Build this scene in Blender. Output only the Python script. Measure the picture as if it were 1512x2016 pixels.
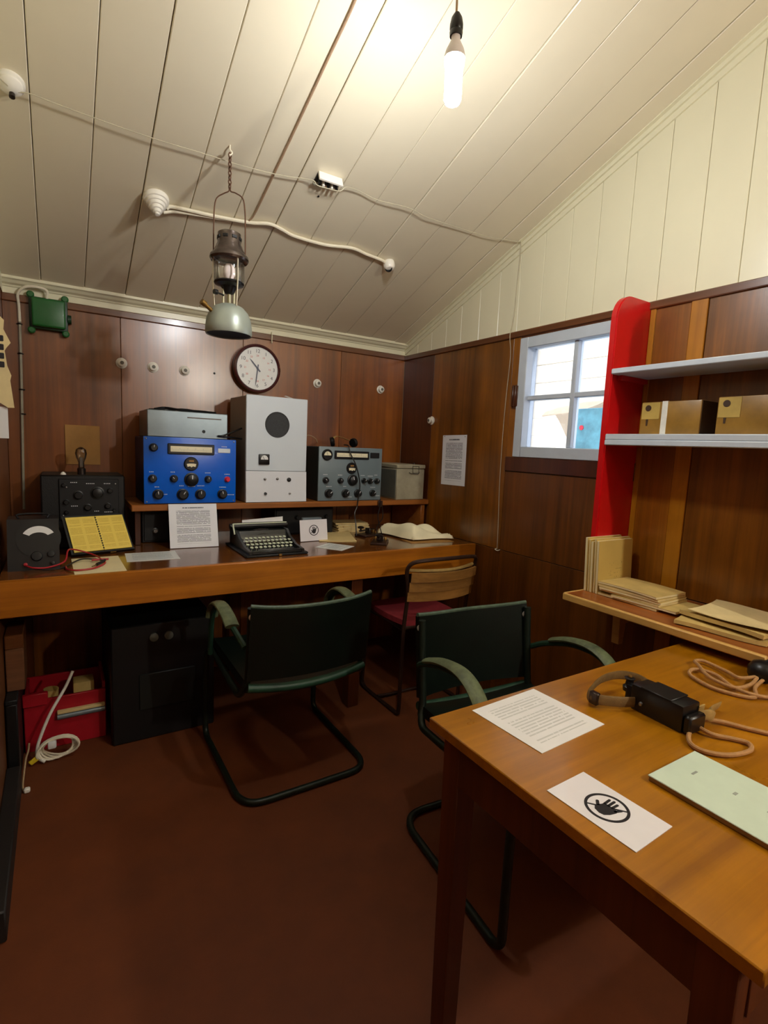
import bpy, bmesh, math, random
from mathutils import Vector, Matrix, Euler
random.seed(11)
for o in list(bpy.data.objects): bpy.data.objects.remove(o)
S = bpy.context.scene
COL = S.collection
R = math.radians

# ------------------------------------------------------------------ camera
def camera_axes(yaw, pitch, roll):
    cy, sy, cp, sp, cr, sr = math.cos(yaw), math.sin(yaw), math.cos(pitch), math.sin(pitch), math.cos(roll), math.sin(roll)
    f = Vector((sy*cp, cy*cp, sp)); r = Vector((cy, -sy, 0)); u = r.cross(f)
    return cr*r + sr*u, -sr*r + cr*u, f
cam_d = bpy.data.cameras.new('camera'); cam = bpy.data.objects.new('camera', cam_d); COL.objects.link(cam)
_r, _u, _f = camera_axes(R(32.26), R(-7.06), R(2.54))
cam.matrix_world = Matrix(((_r.x, _u.x, -_f.x, 0), (_r.y, _u.y, -_f.y, 0), (_r.z, _u.z, -_f.z, 1.31), (0, 0, 0, 1)))
cam_d.sensor_fit = 'HORIZONTAL'; cam_d.sensor_width = 36; cam_d.lens = 36*1023.7/1512; cam_d.clip_start = .02
S.camera = cam
# ------------------------------------------------------------------ sky, exposure
SKY_STRENGTH = 2.1
BULB_STRENGTH = 310
BULB2_STRENGTH = 620
S.view_settings.view_transform = 'Standard'; S.view_settings.look = 'None'
S.view_settings.gamma = 1; S.view_settings.use_curve_mapping = False
S.view_settings.exposure = 0.6
w = bpy.data.worlds.new('overcast_sky'); S.world = w; w.use_nodes = True
bg = w.node_tree.nodes['Background']; bg.inputs[0].default_value = (.86, .91, 1, 1); bg.inputs[1].default_value = SKY_STRENGTH

# ------------------------------------------------------------------ dimensions
D, W, XL, YR = 2.945, 1.97, -.19, -2.2        # back wall y, right wall x, left wall x, rear wall y
CS = .372                                     # slope of the ceiling
YRIDGE = .2
def zc(y): return 1.965 + CS*(D - y) if y >= YRIDGE else 1.965 + CS*(D - YRIDGE) - CS*(YRIDGE - y)

# ------------------------------------------------------------------ helpers: materials
def lin(c):
    return tuple(((v/255)/12.92 if v/255 <= .04045 else ((v/255+.055)/1.055)**2.4) for v in c)
MATS = {}
class NT:
    def __init__(s, name):
        s.m = bpy.data.materials.new(name); s.m.use_nodes = True; s.t = s.m.node_tree
        s.b = s.t.nodes['Principled BSDF']; s.out = s.t.nodes['Material Output']; MATS[name] = s.m
    def n(s, typ, **k):
        x = s.t.nodes.new(typ)
        for a, v in k.items(): setattr(x, a, v)
        return x
    def l(s, a, b): s.t.links.new(a, b)
    def math(s, op, a, b=None, c=None):
        x = s.n('ShaderNodeMath', operation=op)
        for i, v in enumerate((a, b, c)):
            if v is None: continue
            if isinstance(v, (int, float)): x.inputs[i].default_value = v
            else: s.l(v, x.inputs[i])
        return x.outputs[0]
    def noise(s, vec, scale, detail=3, rough=.5, dist=0):
        x = s.n('ShaderNodeTexNoise'); x.inputs['Scale'].default_value = scale; x.inputs['Detail'].default_value = detail
        x.inputs['Roughness'].default_value = rough; x.inputs['Distortion'].default_value = dist
        if vec is not None: s.l(vec, x.inputs['Vector'])
        return x.outputs['Fac']
    def ramp(s, fac, stops):
        x = s.n('ShaderNodeValToRGB'); e = x.color_ramp.elements
        while len(e) < len(stops): e.new(.5)
        for q, (p, c) in zip(e, stops): q.position = p; q.color = (*c, 1)
        s.l(fac, x.inputs[0]); return x.outputs[0]
    def mix(s, fac, a, b, typ='MIX'):
        x = s.n('ShaderNodeMix', data_type='RGBA', blend_type=typ)
        for i, v in ((0, fac), (6, a), (7, b)):
            if isinstance(v, (int, float)): x.inputs[i].default_value = v
            elif isinstance(v, tuple): x.inputs[i].default_value = (*v, 1)
            else: s.l(v, x.inputs[i])
        return x.outputs[2]
    def bump(s, h, strength, dist=.002):
        x = s.n('ShaderNodeBump'); x.inputs['Strength'].default_value = strength; x.inputs['Distance'].default_value = dist
        s.l(h, x.inputs['Height']); s.l(x.outputs[0], s.b.inputs['Normal'])
def mul(c, k): return tuple(min(1, v*k) for v in c)

def simple(name, col, rough=.5, metal=0, var=.12, vscale=18, bump=0, bscale=120, coat=0, spec=.5):
    t = NT(name); c = lin(col)
    tc = t.n('ShaderNodeTexCoord').outputs['Object']
    f = t.noise(tc, vscale, 4, .6)
    t.l(t.ramp(f, [(.3, mul(c, 1-var)), (.7, mul(c, 1+var))]), t.b.inputs['Base Color'])
    t.b.inputs['Roughness'].default_value = rough; t.b.inputs['Metallic'].default_value = metal
    t.b.inputs['Coat Weight'].default_value = coat; t.b.inputs['Specular IOR Level'].default_value = spec
    if bump: t.bump(t.noise(tc, bscale, 3), bump)
    return t.m

def wood(name, c1, c2, axis='z', fine=60, rough=.35, coat=.3, stretch=.04, rand=.1, patch=.35, bump=.08, pscale=2.2, wave=.0):
    t = NT(name)
    pos = t.n('ShaderNodeNewGeometry').outputs['Position']
    oi = t.n('ShaderNodeObjectInfo')
    off = t.n('ShaderNodeVectorMath', operation='SCALE'); off.inputs[0].default_value = (3.1, 5.7, 4.3); t.l(oi.outputs['Random'], off.inputs['Scale'])
    add = t.n('ShaderNodeVectorMath', operation='ADD'); t.l(pos, add.inputs[0]); t.l(off.outputs[0], add.inputs[1])
    mp = t.n('ShaderNodeMapping'); sc = [1, 1, 1]; sc['xyz'.index(axis)] = stretch; mp.inputs['Scale'].default_value = sc
    t.l(add.outputs[0], mp.inputs['Vector'])
    g = t.noise(mp.outputs[0], fine, 6, .65, .6)
    g2 = t.noise(mp.outputs[0], fine*.18, 3, .5, .8)
    gg = t.math('ADD', t.math('MULTIPLY', g, .45), t.math('MULTIPLY', g2, .55))
    col = t.ramp(gg, [(.33, lin(c1)), (.62, lin(c2))])
    p = t.noise(add.outputs[0], pscale, 4, .6, .4)
    k = t.math('ADD', t.math('MULTIPLY', t.math('SUBTRACT', p, .5), patch*3), 1)
    k = t.math('MULTIPLY', k, t.math('ADD', t.math('MULTIPLY', t.math('SUBTRACT', oi.outputs['Random'], .5), rand*2), 1))
    cv = t.n('ShaderNodeCombineColor'); [t.l(k, cv.inputs[i]) for i in range(3)]
    t.l(t.mix(1.0, col, cv.outputs[0], 'MULTIPLY'), t.b.inputs['Base Color'])
    t.l(t.math('ADD', t.math('MULTIPLY', p, .22), rough-.11), t.b.inputs['Roughness'])
    t.b.inputs['Coat Weight'].default_value = coat; t.b.inputs['Coat Roughness'].default_value = .23 if wave else .16
    wv = t.noise(pos, 9, 3, .6)
    h = t.math('ADD', t.math('MULTIPLY', g, .25), t.math('MULTIPLY', wv, wave*6))
    t.bump(h, bump + wave, .004)
    if wave:
        nb = t.n('ShaderNodeBump'); nb.inputs['Strength'].default_value = wave; nb.inputs['Distance'].default_value = .02
        t.l(wv, nb.inputs['Height']); t.l(nb.outputs[0], t.b.inputs['Coat Normal'])
    return t.m

def printed(name, paper, ink, uax, vax, rows=30, margin=(.14, .12), flipu=False, flipv=False, title=True, dens=.5, rough=.45, cols=1, words=38, tth=.0135):
    """paper with lines of small illegible print; u, v are axes of the object's own box"""
    t = NT(name)
    sp = t.n('ShaderNodeSeparateXYZ'); t.l(t.n('ShaderNodeTexCoord').outputs['Generated'], sp.inputs[0])
    u, v = sp.outputs[uax], sp.outputs[vax]
    if flipu: u = t.math('SUBTRACT', 1, u)
    if flipv: v = t.math('SUBTRACT', 1, v)
    r = t.math('MULTIPLY', v, rows); row = t.math('FLOOR', r); fr = t.math('FRACT', r)
    band = t.math('MULTIPLY', t.math('GREATER_THAN', fr, .28), t.math('LESS_THAN', fr, .72))
    cb = t.n('ShaderNodeCombineXYZ'); t.l(t.math('MULTIPLY', u, words), cb.inputs[0]); t.l(t.math('MULTIPLY', row, 7.31), cb.inputs[1])
    wd = t.math('GREATER_THAN', t.noise(cb.outputs[0], 1, 1), .5-.12*dens*2)
    wn = t.n('ShaderNodeTexWhiteNoise', noise_dimensions='1D'); t.l(row, wn.inputs['W'])
    para = t.math('GREATER_THAN', wn.outputs['Value'], .13)
    mu, mv = margin
    inn = t.math('MULTIPLY', t.math('MULTIPLY', t.math('GREATER_THAN', u, mu), t.math('LESS_THAN', u, 1-mu)),
                 t.math('MULTIPLY', t.math('GREATER_THAN', v, mv), t.math('LESS_THAN', v, 1-mv*1.7 if title else 1-mv)))
    if cols == 2: inn = t.math('MULTIPLY', inn, t.math('GREATER_THAN', t.math('ABSOLUTE', t.math('SUBTRACT', u, .5)), .05))
    m = t.math('MULTIPLY', t.math('MULTIPLY', band, wd), t.math('MULTIPLY', para, inn))
    if title:
        tb = t.math('MULTIPLY', t.math('GREATER_THAN', v, 1-mv-tth), t.math('LESS_THAN', v, 1-mv+tth))
        tu = t.math('LESS_THAN', t.math('ABSOLUTE', t.math('SUBTRACT', u, .5)), .22)
        m = t.math('MAXIMUM', m, t.math('MULTIPLY', t.math('MULTIPLY', tb, tu), wd))
    pn = t.noise(t.n('ShaderNodeTexCoord').outputs['Object'], 9, 3)
    pc = lin(paper)
    t.l(t.mix(m, t.ramp(pn, [(.3, mul(pc, .93)), (.7, pc)]), lin(ink)), t.b.inputs['Base Color'])
    t.b.inputs['Roughness'].default_value = rough
    return t.m

def thin_glass(name, tint=(1, 1, 1), refl=.1, rough=.03):
    t = NT(name); t.t.nodes.remove(t.b)
    tr = t.n('ShaderNodeBsdfTransparent'); tr.inputs[0].default_value = (*tint, 1)
    gl = t.n('ShaderNodeBsdfGlossy'); gl.inputs['Roughness'].default_value = rough
    fr = t.n('ShaderNodeFresnel'); fr.inputs[0].default_value = 1.45
    nz = t.noise(t.n('ShaderNodeTexCoord').outputs['Object'], 6, 3)
    fac = t.math('ADD', t.math('MULTIPLY', fr.outputs[0], .8), t.math('MULTIPLY', nz, refl))
    mx = t.n('ShaderNodeMixShader'); t.l(fac, mx.inputs[0]); t.l(tr.outputs[0], mx.inputs[1]); t.l(gl.outputs[0], mx.inputs[2])
    t.l(mx.outputs[0], t.out.inputs[0]); return t.m

def glow(name, col, strength):
    t = NT(name); t.b.inputs['Emission Color'].default_value = (*lin(col), 1); t.b.inputs['Emission Strength'].default_value = strength
    t.b.inputs['Base Color'].default_value = (.9, .9, .9, 1)
    return t.m

# ------------------------------------------------------------------ helpers: meshes
RX90 = Matrix.Rotation(R(90), 4, 'X')          # local z -> -y (things that face the room from the back wall)
RYM90 = Matrix.Rotation(R(-90), 4, 'Y')        # local z -> -x (things that face the room from the right wall)
T = Matrix.Translation
class MB:
    def __init__(s): s.bm = bmesh.new()
    def _merge(s, b, M=None):
        if M is not None: b.transform(M)
        me = bpy.data.meshes.new('tmp'); b.to_mesh(me); b.free(); s.bm.from_mesh(me); bpy.data.meshes.remove(me); return s
    def box(s, x0, x1, y0, y1, z0, z1, bev=0, seg=1, M=None):
        b = bmesh.new(); bmesh.ops.create_cube(b, size=1)
        for v in b.verts: v.co = Vector(((x0+x1)/2 + v.co.x*(x1-x0), (y0+y1)/2 + v.co.y*(y1-y0), (z0+z1)/2 + v.co.z*(z1-z0)))
        if bev: bmesh.ops.bevel(b, geom=list(b.edges), offset=bev, segments=seg, affect='EDGES', profile=.5)
        return s._merge(b, M)
    def lathe(s, prof, n=24, M=None):
        b = bmesh.new(); rings = []
        for r, z in prof:
            if r < 1e-6: rings.append([b.verts.new((0, 0, z))])
            else: rings.append([b.verts.new((r*math.cos(2*math.pi*i/n), r*math.sin(2*math.pi*i/n), z)) for i in range(n)])
        for a, c in zip(rings, rings[1:]):
            for i in range(n):
                j = (i+1) % n
                if len(a) == 1 and len(c) == 1: continue
                if len(a) == 1: b.faces.new((a[0], c[j], c[i]))
                elif len(c) == 1: b.faces.new((a[i], a[j], c[0]))
                else: b.faces.new((a[i], a[j], c[j], c[i]))
        bmesh.ops.recalc_face_normals(b, faces=list(b.faces))
        return s._merge(b, M)
    def cyl(s, p0, p1, r0, r1=None, n=16):
        p0, p1 = Vector(p0), Vector(p1); d = p1-p0
        M = T(p0) @ d.to_track_quat('Z', 'Y').to_matrix().to_4x4()
        r1 = r0 if r1 is None else r1
        return s.lathe([(0, 0), (r0, 0), (r1, d.length), (0, d.length)], n, M)
    def tube(s, pts, r, n=8, closed=False, smooth=0, M=None, flat=None):
        P = [Vector(p) for p in pts]
        if smooth: P = catmull(P, smooth, closed)
        b = bmesh.new(); rings = []; N = len(P); prev = None
        for i, p in enumerate(P):
            if closed: d = P[(i+1) % N]-P[i-1]
            else: d = P[min(i+1, N-1)]-P[max(i-1, 0)]
            d.normalize()
            if prev is None:
                a = Vector((0, 0, 1)) if abs(d.z) < .9 else Vector((1, 0, 0))
                x = d.cross(a).normalized()
            else:
                x = (prev - d*prev.dot(d))
                x = x.normalized() if x.length > 1e-6 else d.orthogonal().normalized()
            prev = x; y = d.cross(x)
            rr = r[i*len(r)//N] if isinstance(r, (list, tuple)) else r
            fx, fy = (rr, rr) if flat is None else flat
            rings.append([b.verts.new(p + x*fx*math.cos(2*math.pi*k/n+.4) + y*fy*math.sin(2*math.pi*k/n+.4)) for k in range(n)])
        for i in range(N if closed else N-1):
            a, c = rings[i], rings[(i+1) % N]
            for k in range(n):
                j = (k+1) % n; b.faces.new((a[k], a[j], c[j], c[k]))
        if not closed: b.faces.new(rings[0][::-1]); b.faces.new(rings[-1])
        bmesh.ops.recalc_face_normals(b, faces=list(b.faces))
        return s._merge(b, M)
    def prism(s, poly, h, M=None, z0=0):
        b = bmesh.new(); lo = [b.verts.new((x, y, z0)) for x, y in poly]; hi = [b.verts.new((x, y, z0+h)) for x, y in poly]
        b.faces.new(lo[::-1]); b.faces.new(hi); n = len(poly)
        for i in range(n): b.faces.new((lo[i], lo[(i+1) % n], hi[(i+1) % n], hi[i]))
        bmesh.ops.recalc_face_normals(b, faces=list(b.faces))
        return s._merge(b, M)
    def sheet(s, fn, nu, nv, th, M=None):
        b = bmesh.new(); e = 1e-3; top = []; bot = []
        for i in range(nu+1):
            ta, ba = [], []
            for j in range(nv+1):
                u, v = i/nu, j/nv; p = Vector(fn(u, v))
                du = Vector(fn(min(1, u+e), v))-Vector(fn(max(0, u-e), v)); dv = Vector(fn(u, min(1, v+e)))-Vector(fn(u, max(0, v-e)))
                n = du.cross(dv); n = n.normalized() if n.length > 1e-12 else Vector((0, 0, 1))
                ta.append(b.verts.new(p+n*th/2)); ba.append(b.verts.new(p-n*th/2))
            top.append(ta); bot.append(ba)
        for i in range(nu):
            for j in range(nv):
                b.faces.new((top[i][j], top[i+1][j], top[i+1][j+1], top[i][j+1])); b.faces.new((bot[i][j], bot[i][j+1], bot[i+1][j+1], bot[i+1][j]))
        for i in range(nu):
            for j in (0, nv): b.faces.new((top[i][j], bot[i][j], bot[i+1][j], top[i+1][j]))
        for j in range(nv):
            for i in (0, nu): b.faces.new((top[i][j], top[i][j+1], bot[i][j+1], bot[i][j]))
        bmesh.ops.recalc_face_normals(b, faces=list(b.faces))
        return s._merge(b, M)
    def mesh(s, me, M): s2 = bmesh.new(); s2.from_mesh(me); return s._merge(s2, M)
    def build(s, name, mat, parent=None, loc=None, smooth=38, label=None, local=False):
        me = bpy.data.meshes.new(name)
        if local: pass
        elif parent is not None:
            root = parent
            while root.parent: root = root.parent
            if root.name in WORLD: s.bm.transform(T(-WORLD[root.name]))
        elif loc is not None: s.bm.transform(T(-Vector(loc)))
        s.bm.to_mesh(me); s.bm.free()
        me.materials.append(MATS[mat] if isinstance(mat, str) else mat)
        if smooth:
            for p in me.polygons: p.use_smooth = True
            me.set_sharp_from_angle(angle=R(smooth))
        o = bpy.data.objects.new(name, me); COL.objects.link(o)
        if parent is not None: o.parent = parent
        elif loc is not None: o.location = loc
        if label: o['label'] = label
        return o
WORLD = {}
def catmull(P, k, closed=False):
    out = []; N = len(P)
    for i in range(N if closed else N-1):
        p0 = P[i-1] if (closed or i > 0) else P[0]*2-P[1]
        p1, p2 = P[i], P[(i+1) % N]
        p3 = P[(i+2) % N] if (closed or i+2 < N) else P[-1]*2-P[-2]
        for q in range(k):
            t = q/k; out.append(.5*((2*p1)+(p2-p0)*t+(2*p0-5*p1+4*p2-p3)*t*t+(3*p1-p0-3*p2+p3)*t**3))
    if not closed: out.append(P[-1])
    return out
def tag(o, label, cat, group=None, kind=None):
    o['label'] = label; o['category'] = cat
    if group: o['group'] = group
    if kind: o['kind'] = kind
    return o
def thing(name, label, cat, loc, rotz=None, group=None, kind=None):
    """an Empty at the base of a thing; parts of an unrotated thing are written in room coordinates"""
    o = bpy.data.objects.new(name, None); COL.objects.link(o); o.empty_display_size = .05
    o.location = loc
    if rotz is None: WORLD[o.name] = Vector(loc)
    else: o.rotation_euler = (0, 0, rotz)
    return tag(o, label, cat, group, kind)
def copy_tree(o, parent=None):
    c = o.copy(); COL.objects.link(c); c.parent = parent
    for ch in o.children: copy_tree(ch, c)
    return c
def text_mesh(body, size):
    cu = bpy.data.curves.new('t', 'FONT'); cu.body = body; cu.size = size; cu.align_x = 'CENTER'; cu.align_y = 'CENTER'; cu.extrude = .0002
    o = bpy.data.objects.new('t', cu); COL.objects.link(o); bpy.context.view_layer.update()
    me = bpy.data.meshes.new_from_object(o.evaluated_get(bpy.context.evaluated_depsgraph_get()))
    bpy.data.objects.remove(o); bpy.data.curves.remove(cu); return me
def face_back(x, y, z): return T((x, y, z)) @ RX90      # local frame on a surface that faces -y: X right, Y up, Z out
def on_ceiling(x, y, drop=0):                           # local Z points down into the room, Y up the slope
    n = Vector((0, -CS, -1)).normalized(); ax = Vector((1, 0, 0)); ay = n.cross(ax); p = Vector((x, y, zc(y)-drop))
    return Matrix(((ax.x, ay.x, n.x, p.x), (ax.y, ay.y, n.y, p.y), (ax.z, ay.z, n.z, p.z), (0, 0, 0, 1)))

# ------------------------------------------------------------------ materials
simple('cream_paint', (226, 216, 190), .34, var=.03, vscale=2.5, bump=.06, bscale=40)
simple('cream_wall_paint', (229, 224, 194), .3, var=.03, vscale=2.5, bump=.06, bscale=40)
simple('gap_dark', (186, 172, 142), .8)
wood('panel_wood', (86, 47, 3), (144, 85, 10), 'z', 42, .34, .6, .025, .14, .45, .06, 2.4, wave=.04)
wood('panel_wood_back', (92, 46, 6), (142, 78, 14), 'z', 42, .36, 1.0, .025, .12, .45, .05, 2.4, wave=.025)
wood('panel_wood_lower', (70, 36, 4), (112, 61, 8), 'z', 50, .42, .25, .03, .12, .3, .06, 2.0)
wood('panel_dark', (60, 26, 6), (92, 44, 12), 'z', 50, .35, .3, .03, .05, .25, .06, 2.0)
wood('batten_wood', (150, 92, 10), (186, 122, 22), 'z', 40, .35, .3, .03, .1, .25, .06, 3)
wood('rail_wood', (84, 46, 22), (118, 70, 36), 'x', 40, .32, .4, .03, .04, .3, .06, 3)
wood('rail_wood_y', (78, 42, 18), (112, 64, 28), 'y', 40, .32, .4, .03, .04, .3, .06, 3)
wood('desk_front', (128, 68, 6), (184, 110, 18), 'x', 55, .42, .2, .03, .03, .3, .08, 3)
wood('desk_top', (84, 46, 14), (126, 74, 28), 'x', 55, .22, .5, .03, .03, .3, .05, 3)
wood('table_top', (136, 84, 4), (174, 114, 10), 'x', 60, .3, .5, .03, .03, .22, .06, 4)
wood('table_frame', (70, 32, 8), (102, 50, 14), 'z', 50, .5, .1, .04, .05, .3, .08, 3)
wood('shelf_wood', (128, 72, 24), (170, 104, 44), 'x', 50, .4, .2, .03, .05, .25, .06, 3)
wood('shelf_brown', (126, 66, 20), (160, 88, 30), 'y', 50, .35, .2, .03, .05, .25, .05, 3)
wood('pine_edge', (196, 150, 76), (226, 186, 110), 'y', 40, .5, .1, .03, .05, .2, .05, 6)
wood('chair_slat', (122, 82, 36), (172, 124, 62), 'x', 50, .45, .15, .04, .12, .3, .06, 4)
wood('box_wood', (92, 54, 28), (130, 84, 50), 'x', 50, .6, 0, .05, .1, .3, .06, 4)
simple('floor_paint', (102, 48, 9), .7, var=.16, vscale=5, bump=.25, bscale=300)
simple('left_wall_paint', (112, 66, 34), .4, var=.1, vscale=3)
simple('skirting_dark', (28, 24, 22), .6)
simple('sash_paint', (196, 206, 216), .45, var=.04)
simple('shelf_paint', (198, 208, 218), .42, var=.05)
simple('red_paint', (196, 12, 16), .33, var=.06, coat=.2)
simple('brass', (150, 116, 60), .4, .8)
simple('steel', (150, 150, 148), .35, .9)
simple('dark_steel', (70, 62, 58), .32, .85, bump=.1)
simple('screw_grey', (112, 108, 98), .6, .2)
simple('lantern_rod', (176, 170, 140), .45, .4)
simple('hood_steel', (104, 94, 90), .22, .9, var=.25, vscale=30)
simple('rust_wire', (96, 66, 48), .6, .4)
simple('galv_wire', (158, 152, 132), .5, .3)
simple('aerial_wire', (186, 178, 152), .5, .1)
simple('white_cable', (232, 224, 200), .45, var=.04)
simple('tan_cable', (168, 140, 104), .6, var=.1)
simple('branch_flex', (170, 140, 112), .6, var=.1)
simple('white_plastic', (236, 232, 220), .35, var=.03)
simple('porcelain', (238, 234, 222), .2, var=.03, coat=.3)
simple('black_plastic', (12, 12, 14), .35, var=.15)
simple('black_crackle', (7, 8, 9), .5, var=.2, bump=.3, bscale=260)
simple('black_soft', (6, 6, 7), .6, var=.2)
simple('knob_black', (15, 17, 17), .4, var=.1)
simple('bulb_collar', (224, 216, 214), .4, var=.03)
simple('blue_paint', (0, 98, 216), .3, var=.06, vscale=6, coat=.25)
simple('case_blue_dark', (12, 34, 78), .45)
simple('grey_radio', (112, 128, 134), .4, var=.06, vscale=8)
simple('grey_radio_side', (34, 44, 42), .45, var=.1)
simple('grey_chassis', (132, 146, 154), .32, .55, var=.1, vscale=8)
simple('cabinet_white', (214, 224, 232), .4, var=.02, vscale=4)
simple('cabinet_white_low', (224, 228, 234), .4, var=.02, vscale=4)
simple('cabinet_side_reflect', (150, 140, 128), .45, var=.05)  # brownish reflection on the white cabinet's side, put into the colour
simple('speaker_grey', (56, 58, 60), .75, var=.2, vscale=200, bump=.4, bscale=500)
simple('dial_cream', (240, 232, 198), .4, var=.04)
simple('dial_white', (236, 238, 236), .35, var=.02)
simple('print_white', (222, 226, 230), .5, var=.02)
simple('print_black', (22, 18, 24), .55, var=.1)
simple('print_grey', (150, 158, 148), .55)
simple('numeral_grey', (92, 94, 104), .5)
simple('print_red', (206, 96, 76), .55)
simple('red_knob', (226, 36, 62), .35, var=.05)
simple('khaki_box', (158, 152, 128), .55, var=.18, vscale=14, bump=.15)
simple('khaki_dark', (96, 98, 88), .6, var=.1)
simple('green_box', (22, 92, 36), .38, var=.1, vscale=14, coat=.2, bump=.1)
simple('green_dark', (12, 52, 24), .45, var=.1)
simple('clock_rim', (70, 28, 30), .25, var=.1, coat=.5)
simple('clock_case', (26, 14, 14), .45)
simple('clock_hand', (84, 92, 112), .4)
simple('tank_grey', (156, 164, 154), .38, .35, var=.08, vscale=12)
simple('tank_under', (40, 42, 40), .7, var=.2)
simple('mantle', (240, 226, 224), .8, var=.05)
simple('leather_green', (8, 18, 12), .36, var=.25, vscale=16, bump=.15, bscale=160)
simple('leather_black', (12, 16, 14), .5, var=.25, vscale=16, bump=.1)
simple('leather_edge', (74, 92, 74), .5, var=.3, vscale=40)
simple('arm_worn', (92, 102, 72), .55, var=.45, vscale=26, bump=.2)
simple('arm_green', (26, 62, 44), .5, var=.35, vscale=22)
simple('tube_dark_green', (28, 38, 30), .4, .3, var=.3, vscale=30)
simple('tube_brown', (64, 44, 34), .4, .5, var=.2)
simple('red_cloth', (128, 26, 34), .85, var=.14, vscale=40, bump=.3, bscale=300)
simple('manila', (226, 202, 140), .6, var=.08, vscale=10)
simple('cream_paper', (238, 224, 176), .6, var=.06, vscale=8)
simple('old_paper', (226, 206, 150), .65, var=.12, vscale=9)
simple('old_paper_dark', (204, 176, 106), .65, var=.14, vscale=12)
simple('cloth_cream', (246, 238, 200), .8, var=.06, vscale=8, bump=.2, bscale=300)
simple('sheet_white', (232, 232, 230), .4, var=.02)
simple('sign_white', (236, 234, 238), .3, var=.02, coat=.3)
simple('card_yellow', (172, 126, 62), .6, var=.12, vscale=12)
simple('book_cover_dark', (20, 22, 20), .5)
simple('folder_green', (206, 224, 204), .45, var=.04)
simple('folder_edge', (150, 116, 68), .6, var=.15)
simple('carton', (156, 116, 46), .4, var=.28, vscale=9, coat=.15)
simple('carton_light', (198, 168, 88), .4, var=.2, vscale=9, coat=.15)
simple('carton_shade', (62, 40, 20), .5)  # dark tone for the carton's shaded end, its hole and slot
simple('tape_white', (232, 230, 218), .5)
simple('strap_web', (118, 92, 50), .75, var=.2, vscale=60, bump=.3, bscale=400)
simple('strap_light', (168, 138, 78), .75, var=.15, vscale=60)
simple('cord_tan', (176, 132, 82), .75, var=.15, vscale=90, bump=.3, bscale=500)
simple('lead_red', (170, 30, 40), .4, var=.1)
simple('lead_black', (24, 22, 22), .45)
simple('crate_red', (168, 18, 34), .4, var=.08)
simple('tag_yellow', (226, 200, 40), .5)
simple('key_cap', (206, 214, 186), .35, var=.1)
simple('typewriter_black', (22, 24, 22), .3, var=.2, coat=.3)
simple('cabinet_black', (5, 6, 6), .5, var=.2)
simple('cabinet_green_dull', (13, 17, 12), .55)
simple('snow', (240, 242, 246), .7, var=.03, vscale=2, bump=.2)
simple('hut_cream', (236, 226, 206), .6, var=.05)
simple('teal_board', (96, 158, 178), .5, var=.4, vscale=7)
simple('tarp_beige', (206, 184, 158), .7, var=.12, vscale=4)
simple('rock_grey', (150, 158, 176), .8, var=.2)
printed('notice_print', (232, 234, 240), (108, 112, 122), 0, 1, 40, (.15, .09))
printed('notice_print_table', (240, 240, 240), (206, 208, 206), 0, 1, 20, (.13, .12), title=False)
printed('note_print', (226, 230, 226), (164, 172, 176), 0, 1, 18, (.12, .12), title=False)
printed('book_yellow', (244, 216, 96), (214, 180, 66), 0, 1, 26, (.06, .06), title=False, cols=2, words=60)
printed('booklet_cover', (206, 176, 96), (110, 88, 44), 0, 1, 26, (.3, .24), title=True, dens=-.6, words=50, tth=.012)
thin_glass('window_glass', (.97, .98, 1), .06)
thin_glass('lamp_glass', (.96, .96, .95), .12)
thin_glass('valve_glass', (.8, .8, .78), .25, .05)
glow('bulb_glow', (246, 248, 250), BULB_STRENGTH)
glow('bulb_glow_rear', (255, 248, 234), BULB2_STRENGTH)

# ================================================================== THE ROOM
fl = MB().box(XL-.1, W+.1, YR-.1, D+.1, -.06, 0).build('floor', 'floor_paint', loc=(.9, .4, 0)); tag(fl, 'dark reddish brown painted floor', 'floor', kind='structure')
# ceiling: backing above, planks below
zr = zc(YRIDGE)
pb = [(D+.1, zc(D+.1)+.02), (YRIDGE, zr+.02), (YR-.1, zc(YR-.1)+.02), (YR-.1, zc(YR-.1)+.1), (YRIDGE, zr+.1), (D+.1, zc(D+.1)+.1)]
MYZ = Matrix(((0, 0, 1, 0), (1, 0, 0, 0), (0, 1, 0, 0), (0, 0, 0, 1)))      # prism polygon (y,z), extruded along x
ce = MB().prism(pb, W-XL+.2, MYZ, XL-.1).build('ceiling', 'gap_dark', loc=(.9, .4, 2.9), smooth=0)
tag(ce, 'cream painted sloping plank ceiling', 'ceiling', kind='structure'); WORLD[ce.name] = Vector((.9, .4, 2.9))
seams = [XL-.02, -.04, .129, .30, .472, .643, .812, .985, 1.155, 1.33, 1.502, 1.675, 1.85, W+.02]
for i, (a, b) in enumerate(zip(seams, seams[1:])):
    dz = .0015*((i*7) % 3)
    for y0, y1 in ((D+.03, YRIDGE), (YRIDGE, YR-.03)):
        poly = [(y0, zc(y0)+dz), (y1, zc(y1)+dz), (y1, zc(y1)+.022), (y0, zc(y0)+.022)]
        m = MB(); b2 = bmesh.new()
        m.prism(poly, b-a-.0024, MYZ, a+.0012)
        bmesh.ops.bevel(m.bm, geom=[e for e in m.bm.edges if abs(e.verts[0].co.x-e.verts[1].co.x) < 1e-6 and e.calc_length() > 1], offset=.0022, segments=1, affect='EDGES')
        b2.free(); m.build('plank', 'cream_paint', ce, smooth=0)
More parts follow.
